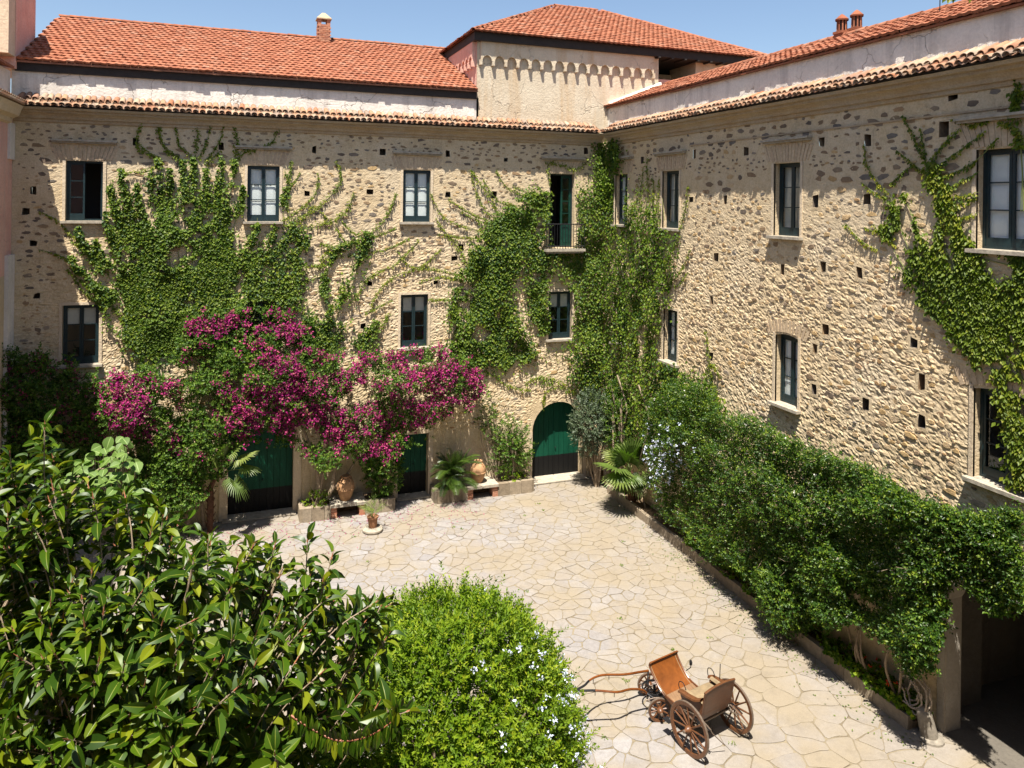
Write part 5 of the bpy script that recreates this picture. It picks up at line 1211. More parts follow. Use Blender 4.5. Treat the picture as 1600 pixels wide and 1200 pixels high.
x, y = sample(A_core, 6500, 9.0); x, y = thin(x, y, 1.9, .42, 5); x2, y2 = stroke_pts(A_thick, 2.7); x2, y2 = thin(x2, y2, 3.0, .42, 15)
wall_leaves(np.concatenate([x, x2]), np.concatenate([y, y2]), .03, .17, .09, 'foliage', 'ivy_leaf', t, skip=WIN_SKIP)
x, y = stroke_pts(A_thin, .9); wall_leaves(x, y, .02, .07, .075, 'shoots', 'bright_ivy', t, .7, 1.4, WIN_SKIP)
stems(A_thin + A_thick, t, .012, M['twig'])

B_thin = [([(735, 420), (715, 385), (690, 355), (680, 340)], 10, 3), ([(672, 300), (690, 335), (720, 352), (755, 362)], 3, 5), ([(735, 265), (745, 300), (760, 330), (790, 345)], 4, 7), ([(755, 280), (775, 310), (800, 320), (820, 325)], 4, 6), ([(775, 265), (790, 290), (820, 305), (850, 310)], 3, 6), ([(800, 290), (830, 300), (855, 300)], 4, 6),
          ([(683, 365), (720, 370), (750, 372)], 4, 5), ([(620, 390), (640, 415), (680, 420), (722, 430)], 3, 4), ([(655, 440), (690, 432), (722, 438)], 3, 4), ([(670, 468), (705, 468), (725, 485)], 4, 5), ([(720, 330), (750, 345), (780, 350)], 3, 5), ([(700, 310), (740, 335), (770, 345)], 3, 4), ([(735, 265), (760, 300), (780, 335)], 4, 6),
          ([(1010, 335), (1012, 290), (1010, 245)], 9, 6), ([(1022, 335), (1020, 275)], 8, 4), ([(1032, 350), (1028, 310), (1030, 275)], 8, 4), ([(1035, 425), (1055, 380), (1070, 330), (1075, 290)], 8, 5), ([(1040, 452), (1065, 420), (1078, 390)], 6, 3), ([(1040, 450), (1060, 445), (1075, 425)], 5, 3), ([(985, 335), (1000, 300), (1005, 260)], 14, 5), ([(1038, 345), (1035, 310)], 6, 4),
          ([(720, 560), (705, 540), (720, 500)], 5, 5), ([(1100, 615), (1105, 580), (1115, 570), (1125, 590)], 6, 4), ([(1125, 640), (1110, 580), (1105, 530), (1100, 515)], 6, 3), ([(820, 600), (840, 590), (870, 595), (900, 615)], 6, 8), ([(735, 560), (790, 600), (830, 610)], 5, 4), ([(848, 640), (855, 610), (880, 605)], 4, 5), ([(920, 250), (900, 265), (880, 258), (850, 252)], 8, 5), ([(860, 290), (856, 260), (870, 250)], 5, 4)]
B_thick = [([(722, 585), (716, 520), (716, 470), (730, 430), (750, 390), (772, 360), (810, 325), (848, 300)], 22, 22), ([(790, 570), (770, 520), (757, 470), (762, 420), (790, 370), (835, 335)], 24, 36), ([(830, 560), (802, 520), (783, 460), (795, 410), (835, 370)], 26, 40), ([(855, 520), (840, 480), (840, 420), (852, 390)], 22, 30), ([(950, 330), (945, 262), (942, 222)], 26, 24), ([(957, 300), (960, 250), (958, 215)], 14, 12), ([(740, 470), (735, 540), (760, 570)], 14, 10), ([(800, 570), (760, 545), (730, 530)], 20, 14), ([(846, 300), (852, 340), (850, 385)], 24, 20)]
t = thing('climbing_vine', 'dense dark ivy filling the corner of the two wings from ground to eaves', 'creeper', (13.2, 26.5, 0), 'creepers on the courtyard walls')
x, y = sample(IVYC, 28000, 8.0); x, y = thin(x, y, 2.6, .26, 8); x2, y2 = stroke_pts(B_thick, 4.2); x2, y2 = thin(x2, y2, 3.0, .38, 7)
wall_leaves(np.concatenate([x, x2]), np.concatenate([y, y2]), .04, .26, .092, 'foliage', 'ivy_leaf', t, skip=WIN_SKIP)
low = [(715, 545), (900, 540), (930, 600), (900, 622), (850, 605), (800, 590), (730, 575)]; x, y = sample(low, 1500); x, y = thin(x, y, 1.7, .5, 9); wall_leaves(x, y, .03, .1, .09, 'hanging_shoots', 'ivy_leaf', t, .6, 1.6)
x, y = stroke_pts(B_thin, .9); wall_leaves(x, y, .02, .07, .075, 'shoots', 'bright_ivy', t, .7, 1.4, WIN_SKIP)
stems(B_thin + B_thick, t, .012, M['twig'])
mb = MB()
for pts in ([(13.55, 26.1, 0), (13.56, 26.15, 1.3), (13.55, 26.1, 2.4), (13.6, 26.3, 3.4)], [(13.62, 26.2, 0), (13.6, 26.05, 1.5), (13.62, 26.0, 2.6), (13.68, 25.8, 3.5)]): mb.tube(smooth_line(pts, 5), list(np.linspace(.15, .09, 5 * (len(pts) - 1) + 1)), 8)
mb.build('trunk', M['grey_bark'], t, True)

C_thin = [([(1410, 180), (1425, 210), (1440, 240), (1450, 260)], 4, 6), ([(1437, 200), (1445, 240)], 3, 4), ([(1455, 250), (1480, 220), (1500, 200)], 6, 4), ([(1455, 270), (1500, 235), (1540, 205)], 7, 4), ([(1465, 280), (1520, 255), (1560, 215)], 8, 5), ([(1470, 302), (1530, 268)], 6, 3), ([(1350, 225), (1355, 260), (1375, 290), (1388, 302)], 3, 6), ([(1400, 235), (1425, 255), (1445, 270)], 4, 6),
          ([(1345, 285), (1365, 300), (1385, 310)], 3, 5), ([(1390, 290), (1410, 270), (1430, 255)], 6, 3), ([(1320, 350), (1350, 380), (1372, 390)], 3, 4), ([(1350, 355), (1372, 360), (1395, 330)], 3, 5), ([(1480, 330), (1510, 315), (1530, 306)], 8, 4), ([(1490, 345), (1530, 332)], 7, 4), ([(1490, 310), (1530, 300)], 7, 4), ([(1400, 385), (1375, 365), (1365, 350)], 5, 3), ([(1385, 375), (1400, 370)], 4, 3), ([(1560, 190), (1590, 205), (1597, 260), (1595, 330)], 9, 12), ([(1560, 95), (1580, 110), (1590, 140), (1585, 180)], 9, 14), ([(1548, 185), (1520, 195), (1490, 185)], 5, 4)]
C_thick = [([(1615, 690), (1565, 595), (1505, 525), (1455, 475), (1422, 432), (1397, 392), (1377, 350)], 34, 13), ([(1610, 610), (1545, 525), (1492, 465), (1452, 432), (1422, 392), (1402, 342), (1390, 302)], 34, 16), ([(1600, 560), (1522, 472), (1482, 402), (1467, 342), (1456, 285), (1460, 252)], 40, 16), ([(1522, 442), (1502, 382), (1482, 322), (1472, 282)], 26, 16), ([(1600, 420), (1560, 410), (1520, 400)], 34, 26), ([(1600, 330), (1597, 260), (1592, 200)], 16, 14), ([(1594, 140), (1590, 190)], 22, 16), ([(1600, 760), (1592, 690), (1580, 640), (1570, 620)], 34, 24), ([(1490, 385), (1512, 410), (1540, 450)], 24, 40), ([(1560, 560), (1500, 470), (1452, 402), (1427, 342), (1411, 300)], 26, 8), ([(1600, 600), (1560, 500), (1512, 422), (1492, 352), (1479, 300)], 30, 8), ([(1545, 470), (1515, 400), (1500, 350)], 30, 8), ([(1600, 520), (1540, 470), (1490, 445), (1440, 420), (1412, 385)], 24, 8)]
t = thing('climbing_vine', 'yellowish green creeper climbing the right wall below and beside its near upper window', 'creeper', (13.6, 9.8, 3), 'creepers on the courtyard walls')
x, y = sample([(1510, 395), (1610, 398), (1610, 640), (1575, 605), (1540, 545), (1500, 485), (1490, 430)], 4600, 9.0); x2, y2 = stroke_pts(C_thick, 1.9); x, y = thin(x, y, 2.6, .40, 4); x2, y2 = thin(x2, y2, 2.6, .42, 4)
wall_leaves(np.concatenate([x, x2]), np.concatenate([y, y2]), .02, .075, .10, 'foliage', 'bright_ivy', t, .62, 1.3, [q for q in WIN_SKIP if q[4] > 9])
x, y = stroke_pts(C_thin, 1.0); wall_leaves(x, y, .02, .07, .07, 'shoots', 'bright_ivy', t, .6, 1.4, WIN_SKIP)
stems(C_thin + C_thick, t, .012, M['twig'])

# ------------------------------------------------------------------ plants that stand out from a wall: lumps of sprigs
def mass(name, poly, nsp, hmax, mat, parent, k=9, slen=.22, L=.07, W=.04, lump=.9, seed=1, thr=.0, up=.55, prof=None, spread=.85, inner=.45, skipwin=True, hmin=.08, maxn=None):
    x, y = sample(poly, nsp); P0, rt = on_walls(x, y, hmax * .5)
    n1 = vnoise(P0, lump, seed); n2 = vnoise(P0, lump * 2.7, seed + 3)
    h = hmax * np.clip(.25 + .75 * (n1 * .7 + n2 * .45), 0, 1.15)
    if prof is not None: h = h * prof(x, y)
    deep = rng.random(nsp) < inner
    o = np.where(deep, h * rng.uniform(.25, .85, nsp), h * rng.uniform(.88, 1.06, nsp)) + hmin
    P, rt = on_walls(x, y, o); keep = n2 + .35 * n1 > thr; P, rt, x, y, deep = P[keep], rt[keep], x[keep], y[keep], deep[keep]
    Nn = WN(rt); e = .15
    gx = (vnoise(P + V3([e, 0, 0]), lump * 1.6, seed) - vnoise(P - V3([e, 0, 0]), lump * 1.6, seed)) + 0
    D = Nn * .8 + V3([0, 0, up]) + np.cross(Nn, V3([0, 0, 1.0])) * (gx[:, None] * 2.5) + rng.normal(0, .45, (len(P), 3))
    b_, dd, no, Ls, Ws, va = sprigs(P, D, k, slen * rng.uniform(.6, 1.3, len(P)), L, W, spread)
    return leaves(name, b_, dd, no, Ls, Ws, M[mat], parent, va), P, x, y, D, deep
def flower_clusters(name, P, D, k, rad, size, mat, parent):
    nn = len(P); idx = np.repeat(np.arange(nn), k); q = P[idx] + unit(rnd3(nn * k) + unit(D)[idx] * .7) * (rng.uniform(.3, 1, nn * k) * rad)[:, None]
    d = rnd3(nn * k) + unit(D)[idx] * .4
    return leaves(name, q, d, unit(unit(D)[idx] + rng.normal(0, .5, (nn * k, 3))), size * rng.uniform(.7, 1.2, nn * k), size * rng.uniform(.65, 1.0, nn * k), M[mat], parent, rng.random(nn * k))

t = thing('bougainvillea', 'huge magenta bougainvillea sprawling over the green gates on the sunny back wall', 'bougainvillea', (2.6, 26.4, 0))
def bprof(x, y): return np.clip((y - 470) / 130, .25, 1) * np.clip((800 - x) / 120, .3, 1)
_f, P, x, y, D, deep = mass('foliage', BOUG, 13500, 1.7, 'boug_leaf', t, 8, .24, .075, .05, .8, 12, .42, .35, bprof, inner=.4)
spots = [(300, 512, 24), (345, 508, 22), (420, 515, 36), (455, 555, 42), (470, 520, 30), (405, 500, 22), (430, 640, 62), (400, 655, 40), (540, 600, 52), (510, 570, 34), (560, 640, 46), (520, 665, 38), (640, 580, 48), (690, 585, 42), (735, 590, 34), (610, 615, 46), (660, 630, 36), (575, 560, 34), (640, 552, 26), (200, 640, 42), (180, 600, 26), (230, 620, 24), (590, 700, 24), (500, 650, 36), (385, 660, 26), (720, 625, 24), (650, 672, 20), (300, 545, 14), (260, 600, 14), (480, 600, 36), (360, 620, 18), (270, 690, 10), (310, 720, 8), (700, 560, 34), (600, 585, 40)]
wgt = np.zeros(len(x))
for (cx, cy, r) in spots: wgt = np.maximum(wgt, np.exp(-((x - cx) ** 2 + (y - cy) ** 2) / (r * r) * 1.1))
pick = (rng.random(len(x)) < wgt * .80 * (vnoise(P, 2.6, 21) > .40)) & ~deep
flower_clusters('bracts', P[pick] + unit(D[pick]) * .18, D[pick], 12, .15, .075, 'bract', t)
mb = MB()
for pts in ([(2.75, 26.45, .3), (2.7, 26.4, 1.2), (2.5, 26.45, 2.2), (2.0, 26.3, 3.4), (1.2, 26.4, 4.6)], [(2.8, 26.45, .3), (3.15, 26.35, .9), (3.3, 26.45, 1.8), (3.6, 26.3, 2.9), (4.6, 26.3, 3.9), (6.5, 26.3, 4.3)], [(2.75, 26.45, .8), (2.95, 26.4, 2.0), (3.1, 26.3, 3.4)], [(3.15, 26.35, .9), (3.7, 26.5, 1.3), (4.2, 26.5, 2.2)], [(-1.4, 26.5, 0), (-1.3, 26.4, 1.5), (-1.5, 26.3, 3), (-.6, 26.3, 4.5)], [(-.9, 26.6, 0), (-.95, 26.5, 1.6), (-.4, 26.3, 3.2)]): s = smooth_line(pts, 5); mb.tube(s, list(np.linspace(.075, .025, len(s))), 7)
mb.build('trunk', M['bark'], t, True)
t = thing('bougainvillea', 'shaded dark bougainvillea in the left corner under the ochre wing', 'bougainvillea', (-5.5, 26.4, 0))
_f, P, x, y, D, deep = mass('foliage', SHADE, 3600, .85, 'boug_leaf', t, 8, .26, .08, .05, 1.5, 15, .32)
pick = (rng.random(len(x)) < .4) & ~deep & (vnoise(P, 1.9, 5) > .52); flower_clusters('bracts', P[pick], D[pick], 8, .12, .06, 'bract', t)
mb = MB(); s = smooth_line([(-5.2, 26.3, 0), (-5.3, 26.2, 1.3), (-5.0, 26.3, 2.6)], 5); mb.tube(s, .05, 7); mb.build('trunk', M['grey_bark'], t, True)

t = thing('jasmine_hedge', 'long dense green climbing hedge with small pale flowers covering the foot of the right wing', 'hedge', (13.4, 17, 0))
def hprof(x, y): return np.clip(.55 + (1600 - x) / 1600 * .2 + .35 * np.sin(np.clip((x - 980) / 600, 0, 1) * 3.1), .4, 1)
_f, P, x, y, D, deep = mass('foliage', HEDGE, 25000, 1.6, 'hedge_leaf', t, 8, .22, .064, .036, .75, 31, .26, .5, hprof, inner=.45)
pick = (rng.random(len(x)) < .012) & ~deep; flower_clusters('flowers', P[pick] + unit(D[pick]) * .12, D[pick], 5, .035, .045, 'white_petal', t)
bl = (np.exp(-(((x - 1035) / 42) ** 2 + ((y - 722) / 40) ** 2)) * .28 > rng.random(len(x))) & ~deep; flower_clusters('blue_flowers', P[bl] + unit(D[bl]) * .15, D[bl], 8, .08, .055, 'blue_petal', t)
mb = MB()
for i in range(60):                                 # loose shoots that leave the outline
    a = rng.integers(0, len(P)); 
    if deep[a]: continue
    d = unit(D[a]); s = [P[a], P[a] + d * .22, P[a] + d * .4 + V3([0, 0, rng.uniform(-.25, .12)])]; mb.tube(s, [.006, .005, .003], 4)
for (u, zz) in ((13.1, 1), (13.3, 1.4), (12.6, 1.2), (12.9, .9), (12.4, 1.1)):
    for q in range(1):
        a0 = V3([13.45, u + rng.uniform(-.3, .3), .2]); a2 = V3([13.25 + rng.uniform(-.2, .3), u + rng.uniform(-.8, .8), 1.4 + rng.uniform(0, .9)])
        mb.tube(smooth_line([a0, (a0 + a2) / 2 + V3([-.25, rng.uniform(-.35, .35), -.1]), a2], 5), [.028] * 6 + [.02] * 5, 6)
for y0 in np.arange(13.5, 25.5, 1.6): mb.tube(smooth_line([(13.5, y0, .2), (13.4, y0 + .3, 1.6), (13.5, y0 - .2, 3.2), (13.4, y0 + .4, 4.4)], 4), .03, 6)
mb.build('stem', M['bark'], t, True, 'stuff')
# the coil of bare stems at the near end
mb = MB()
for i in range(9):
    c = on_z(1428 + rng.uniform(-8, 8), 1082 + rng.uniform(-8, 6), .75); r0 = rng.uniform(.18, .42); a0 = rng.uniform(0, 6.28); ay = V3([0.1, 1, 0]); az = V3([rng.uniform(-.2, .2), 0, 1.1])
    mb.tube([c + (unit(ay) * math.cos(a0 + s) + az * math.sin(a0 + s)) * r0 + V3([rng.uniform(-.05, .05), 0, 0]) for s in np.linspace(0, rng.uniform(2, 4.2), 12)], .017, 6)
mb.build('bare_stems', M['grey_bark'], t, True, 'stuff')

# bedding plants in the kerb bed
specs = [((1290, 1020), .30, 'leafy'), ((1318, 1040), .34, 'leafy'), ((1345, 1062), .38, 'red'), ((1372, 1080), .34, 'leafy'), ((1398, 1098), .36, 'red'), ((1418, 1116), .30, 'leafy'), ((1130, 905), .34, 'leafy'), ((1160, 930), .4, 'leafy'), ((1075, 855), .3, 'red')]
lab = ['low green bedding plant in the kerb bed where the hedge shade ends', 'low green bedding plant second from the near end of shade along the kerb', 'red flowered geranium in the middle of the sunny kerb bed', 'low green bedding plant between the two sunny red geraniums', 'red flowered geranium near the coil of bare stems', 'small green plant at the kerb corner beside the bollard', 'low bushy plant in the kerb bed right of the fan palm shadow', 'bright bushy plant in the kerb bed under the middle of the hedge', 'red flowered plant in the far kerb bed close to the fan palm']
for (pp, r, kd), lb in zip(specs, lab):
    c = on_z(*pp, .25); c[0] = max(c[0], 13.32); t = thing('bedding_plant', lb, 'plant', tuple(c), 'bedding plants along the kerb')
    k = 46; dirs = unit(rnd3(k) * V3([1, 1, .6]) + V3([0, 0, .7])); P = c + dirs * (rng.uniform(.2, 1, (k, 1)) * r)
    b_, dd, no, Ls, Ws, va = sprigs(P, dirs, 6, .12, .085, .075, .9); leaves('foliage', b_, dd, no, Ls, Ws, M['bush_leaf'], t, va)
    if kd == 'red': q = np.argsort(-P[:, 2])[:4]; flower_clusters('flowers', P[q] + V3([-.03, -.03, .12]), dirs[q], 9, .045, .04, 'red_petal', t)

# ------------------------------------------------------------------ shrubs along the back wall
def shrub(name, label, cat, c, rad, nsp, mat, k=9, slen=.2, L=.08, W=.04, trunk=.03, up=.4, base=None, group=None, hollow=.5, tr='bark'):
    base = V3(base if base is not None else (c[0], c[1], 0.4)); t = thing(name, label, cat, tuple(base), group)
    d = rnd3(nsp); rr = rng.uniform(hollow, 1, nsp) ** .7; P0 = d * rr[:, None]
    sc = .72 + .5 * vnoise(d * 1.6 + V3(c), 1.3, 3); P = V3(c) + P0 * V3(rad) * sc[:, None]
    D = d + V3([0, 0, up]) + rng.normal(0, .35, (nsp, 3))
    b_, dd, no, Ls, Ws, va = sprigs(P, D, k, slen * rng.uniform(.6, 1.3, nsp), L, W); leaves('foliage', b_, dd, no, Ls, Ws, M[mat], t, va)
    mb = MB()
    for i in range(9):
        e = P[rng.integers(0, nsp)]; mid = (base + e) / 2 + rng.normal(0, .08, 3); mb.tube(smooth_line([base + rng.normal(0, .04, 3) * V3([1, 1, 0]), mid, e], 4), list(np.linspace(trunk, trunk * .3, 9)), 6)
    mb.build('stem', M[tr], t, True); return t, P, D
shrub('leafy_shrub', 'glossy dark green shrub beside the left jar, behind the potted plant', 'shrub', (4.95, 26.35, 1.35), (.62, .45, .95), 330, 'hedge_leaf', 9, .2, .10, .055, base=(4.9, 26.5, .4))
shrub('leafy_shrub', 'loose green shrub climbing the wall between the right jar and the arched gate', 'shrub', (9.75, 26.5, 1.6), (.85, .38, 1.15), 420, 'boug_leaf', 8, .22, .09, .05, base=(9.8, 26.5, .4), hollow=.2)
shrub('leafy_shrub', 'thin trailing shrub on the wall above the right jar', 'shrub', (8.9, 26.7, 2.75), (.42, .22, .95), 90, 'boug_leaf', 7, .2, .08, .045, base=(9.2, 26.7, .4), hollow=.1)
shrub('grey_green_shrub', 'grey green bushy shrub half covering the right side of the arched gate', 'shrub', (12.7, 25.9, 2.45), (.78, .7, 1.25), 1100, 'olive_leaf', 10, .22, .09, .034, base=(13.0, 25.9, 0), trunk=.035, hollow=.2, tr='bark')
shrub('low_planter_plant', 'small green plant filling the left planter below the bougainvillea trunk', 'plant', (2.65, 26.35, .55), (.42, .25, .28), 70, 'bush_leaf', 7, .14, .08, .05, base=(2.6, 26.4, .4))
shrub('low_planter_plant', 'low light green plant in the planter next to the arched gate', 'plant', (9.9, 26.4, .5), (.5, .18, .16), 50, 'bush_leaf', 7, .12, .08, .05, base=(9.9, 26.45, .4))
shrub('leafy_shrub', 'leafy green shrub at the far end of the kerb bed behind the fan palm', 'shrub', (13.4, 25.1, 2.6), (.45, .9, 1.5), 520, 'hedge_leaf', 9, .22, .075, .04, base=(13.4, 24.6, .2), trunk=.05, hollow=.3)
shrub('dark_shrub', 'dark shrub in the shade at the foot of the left wall behind the rubber tree', 'shrub', (-2.4, 26.2, 1.4), (1.3, .7, 1.3), 420, 'boug_leaf', 8, .24, .09, .05, base=(-2.4, 26.3, 0), hollow=.3)

p_ = EYE + ray(1232, 925) * ((12.95) / ray(1232, 925)[0])
shrub('rounded_shrub', 'rounded dark green shrub bulging over the kerb halfway along the hedge', 'shrub', tuple(p_), (.62, .88, .95), 1900, 'hedge_leaf', 9, .18, .06, .034, base=(13.3, float(p_[1]), .2), trunk=.04, hollow=.45)
# ------------------------------------------------------------------ palms
def fan_frond(base, d, plen, rad, parent, droop=.25, nseg=26):
    d = unit(V3(d)); up = V3([0, 0, 1.0]); s = unit(np.cross(d, up)) if abs(d[2]) < .97 else V3([1.0, 0, 0]); nn = np.cross(s, d)
    tip = base + d * plen - up * droop * plen * .35; mb = MB()
    mb.tube([base, (base + tip) / 2 + up * .03, tip], [.016, .011, .009], 5)
    fd = unit(d - up * droop * .8); nn = np.cross(s, fd)
    for i in range(nseg):
        a = R(-128 + 256 * (i + .5) / nseg) + random.gauss(0, .015); r = rad * (.72 + .28 * math.cos(a * .62)) * random.uniform(.93, 1.05)
        dirn = fd * math.cos(a) + s * math.sin(a); q = np.cross(nn, dirn)
        hw = .5 * 2 * math.pi * .7 * rad * .52 / nseg * 1.15; cup = nn * .05 * (1 - math.cos(a))
        p0 = tip; p1 = tip + dirn * r * .5 + nn * .03 + cup; p2 = tip + dirn * r * .78 - up * .03 * droop; p3 = tip + dirn * r - up * random.uniform(.06, .16) * (.5 + droop)
        for sg in (-1, 1):
            mb.poly([p0, p1 + q * hw * sg - nn * .012, p1 + nn * .006]); mb.poly([p1 + nn * .006, p1 + q * hw * sg - nn * .012, p2 + q * hw * .62 * sg - nn * .008, p2 + nn * .004]); mb.poly([p2 + nn * .004, p2 + q * hw * .62 * sg - nn * .008, p3])
    return mb.build('frond', M['palm_leaf'], parent)
def palm_trunk(p, h, r, parent):
    mb = MB(); mb.lathe([(r * .8, 0), (r, h * .3), (r * 1.05, h * .7), (r * .8, h), (.02, h + .06)], p, 10)
    for i in range(26):
        a = i * 2.4; z = h * (i + 1) / 27; u = V3([math.cos(a), math.sin(a), 0]); mb.tube([V3(p) + u * r * .9 + V3([0, 0, z]), V3(p) + u * (r + .07) + V3([0, 0, z + .12])], [.03, .012], 4)
    mb.build('trunk', M['palm_trunk'], parent)
t = thing('fan_palm', 'low fan palm with spiky fronds in the kerb bed right of the arched gate', 'palm', (13.3, 23.75, .2))
c = V3([13.12, 23.55, 1.32]); palm_trunk((13.25, 23.65, .15), 1.12, .13, t)
for (dx, dy, dz, pl, rd, dr) in ((-.05, -.2, 1, .6, .95, .0), (.22, -.3, .95, .6, .85, .05), (-.5, -.35, .85, .6, .9, .05), (-.9, -.2, .42, .65, .92, .15), (-.85, -.55, .12, .6, .8, .35), (-.5, -.9, .25, .5, .66, .4), (.35, -.9, .15, .55, .6, .5), (.1, -.95, -.2, .45, .55, .6), (-.5, .6, .6, .6, .7, .2), (.2, .7, .8, .6, .7, .1), (-.75, -.65, -.15, .45, .55, .6)):
    fan_frond(c, (dx, dy, dz), pl, rd, t, dr)
t = thing('fan_palm', 'fan palm in the shade left of the large green gate with one sunlit drooping frond', 'palm', (-.7, 26.2, 0))
c = V3([-.42, 25.75, 2.05]); palm_trunk((-.7, 26.2, 0), 1.5, .10, t); mb = MB(); mb.tube(smooth_line([(-.7, 26.2, 1.4), (-.62, 26.05, 1.7), tuple(c)], 4), .08, 8); mb.build('trunk_top', M['palm_trunk'], t)
for (dx, dy, dz, pl, rd, dr) in ((.75, -.15, .5, .8, .6, .15), (.8, -.45, -.15, .5, .62, .95), (.2, -.2, .9, .6, .6, .05), (-.4, -.1, .8, .6, .6, .1), (.5, .1, .85, .7, .6, .1), (.95, .0, .15, .75, .55, .3)):
    fan_frond(c, (dx, dy, dz), pl, rd, t, dr)
def feather_frond(base, d, L, parent, droop=.55, n_=26, ll=.24):
    d = unit(V3(d)); P = []; v = V3(d); p = V3(base)
    for i in range(14): P.append(p); p = p + unit(v) * L / 13; v = v + V3([0, 0, -droop / 7])
    P = np.array(P); mb = MB(); mb.tube(P, list(np.linspace(.012, .004, 14)), 4)
    for i in range(n_):
        f = .14 + .86 * i / n_; q = P[int(f * 12.9)] + (P[min(13, int(f * 12.9) + 1)] - P[int(f * 12.9)]) * (f * 12.9 % 1); ax = unit(P[min(13, int(f * 12.9) + 1)] - P[int(f * 12.9)]); s = unit(np.cross(ax, V3([0, 0, 1.0])))
        le = ll * math.sin(math.pi * (.12 + .83 * f)) ** .6
        for sg in (-1, 1):
            dr = unit(s * sg + ax * .75 + V3([0, 0, .18])); e = q + dr * le - V3([0, 0, le * .15]); w_ = np.cross(dr, s * sg + V3([0, 0, .01])); w_ = unit(w_) * .009
            mb.poly([q, q + dr * le * .4 + ax * .011, e]); mb.poly([q, e, q + dr * le * .4 - ax * .011])
    return mb.build('frond', M['cycad_leaf'], parent)
t = thing('feather_palm', 'bushy feather palm in the planter right of the small green door', 'palm', (7.35, 26.35, .4))
c = V3([7.4, 26.3, .7])
for i in range(56):
    a = i * 2.4; el = .25 + 1.2 * (1 - i / 56) + random.uniform(-.12, .12)
    feather_frond(c + V3([random.uniform(-.2, .2), random.uniform(-.1, .1), random.uniform(-.1, .5)]), (math.cos(a) * math.cos(el) * .85, math.sin(a) * math.cos(el) * .8 - .25, math.sin(el)), random.uniform(.75, 1.2), t, .3 + (i / 56) * .45)

# ------------------------------------------------------------------ the plumbago bush in front
BC, BRAD = at_d(702, 1165, 12.3), V3([1.96, 1.95, 2.14])
t = thing('plumbago_bush', 'big rounded bright green bush with pale blue flowers left of the carriage', 'bush', (float(BC[0]), float(BC[1]), 0))
nsp = 17000; d = rnd3(nsp); d = d[(d[:, 2] > -.75)]; nsp = len(d)
lump = .78 + .30 * vnoise(d * 2.0 + BC, 1.25, 3) + .16 * vnoise(d * 2.0, 3.2, 8)
deep = rng.random(nsp) < .45; rr = np.where(deep, rng.uniform(.7, .95, nsp), np.where(rng.random(nsp) < .06, rng.uniform(1.0, 1.16, nsp), rng.uniform(.94, 1.03, nsp))) * lump
P = BC + d * BRAD * rr[:, None]; keep = P[:, 2] > .1; P, d, deep = P[keep], d[keep], deep[keep]
D = d * V3([1, 1, .8]) + V3([0, 0, .45]) + rng.normal(0, .4, P.shape)
b_, dd, no, Ls, Ws, va = sprigs(P, D, 11, .21 * rng.uniform(.6, 1.5, len(P)), .075, .032, .8); leaves('foliage', b_, dd, no, Ls, Ws, M['bush_leaf'], t, va)
x, y, _d = project(P); side = np.clip((x - 690) / 170, 0, 1) * np.clip((y - 930) / 130, 0, 1)
pick = (rng.random(len(P)) < .002 + .13 * side ** 2.8) & ~deep; flower_clusters('flowers', P[pick] + unit(D[pick]) * .20, D[pick], 12, .075, .042, 'blue_petal', t)
mb = MB()
for i in range(14):
    e = P[rng.integers(0, len(P))]; b0 = V3([BC[0], BC[1], 0]) + rng.normal(0, .15, 3) * V3([1, 1, 0]); mb.tube(smooth_line([b0, (b0 + e) / 2 + V3([0, 0, .3]), e], 4), list(np.linspace(.045, .012, 9)), 6)
mb.build('stem', M['bark'], t, True)

# ------------------------------------------------------------------ the rubber tree in front, every large leaf with a folded blade
def rubber_template(curl, fold):
    v, f, mid = [], [], []
    ts = [0, .12, .32, .55, .78, 1.0]; wd = [0, .30, .47, .50, .34, 0]
    for t_, w_ in zip(ts, wd):
        z = -curl * t_ * t_; 
        v += [(-w_ , t_, z + fold * w_), (-w_ * .12, t_, z + fold * w_ * .1), (0, t_, z - .0), (w_ * .12, t_, z + fold * w_ * .1), (w_, t_, z + fold * w_)]; mid += [0, .78, 1, .78, 0]
    for r in range(5):
        for c_ in range(4): a = r * 5 + c_; f.append((a, a + 1, a + 6, a + 5))
    return V3(v), f, np.array(mid)
RTV = [rubber_template(cu, fo) for cu, fo in ((.14, .25), (.34, .35), (.55, .30), (.24, .6), (.08, .2), (.70, .45))]
rt_me = [template_mesh('leaf', v, f, M['rubber_leaf'], {'mid': mi}, True) for v, f, mi in RTV]
RUB = [(-60, 720), (0, 700), (30, 740), (50, 690), (62, 655), (78, 655), (98, 700), (150, 760), (230, 775), (262, 800), (330, 832), (380, 845), (430, 842), (440, 880), (500, 900), (525, 935), (590, 930), (612, 950), (615, 985), (560, 1030), (560, 1060), (600, 1080), (640, 1100), (600, 1130), (560, 1130), (520, 1170), (420, 1230), (300, 1300), (-60, 1300)]
t = thing('rubber_tree', 'large dark glossy leaved rubber tree filling the lower left foreground', 'tree', (-1.2, 9.0, 0))
nsh = 520; x, y = sample(RUB, nsh)
edge = np.full(nsh, 1e9)
for i in range(len(RUB)):
    a, b2 = V3(RUB[i]), V3(RUB[(i + 1) % len(RUB)]); ab = b2 - a; tt = np.clip(((x - a[0]) * ab[0] + (y - a[1]) * ab[1]) / (ab @ ab), 0, 1); edge = np.minimum(edge, np.hypot(x - a[0] - tt * ab[0], y - a[1] - tt * ab[1]))
front = 9.7 - 1.5 * np.clip((y - 680) / 520, 0, 1.2) - .7 * np.clip(edge / 160, 0, 1)
layer = rng.integers(0, 4, nsh); dist = front + layer * .5 + rng.normal(0, .18, nsh)
tips = at_d(x, y, dist)
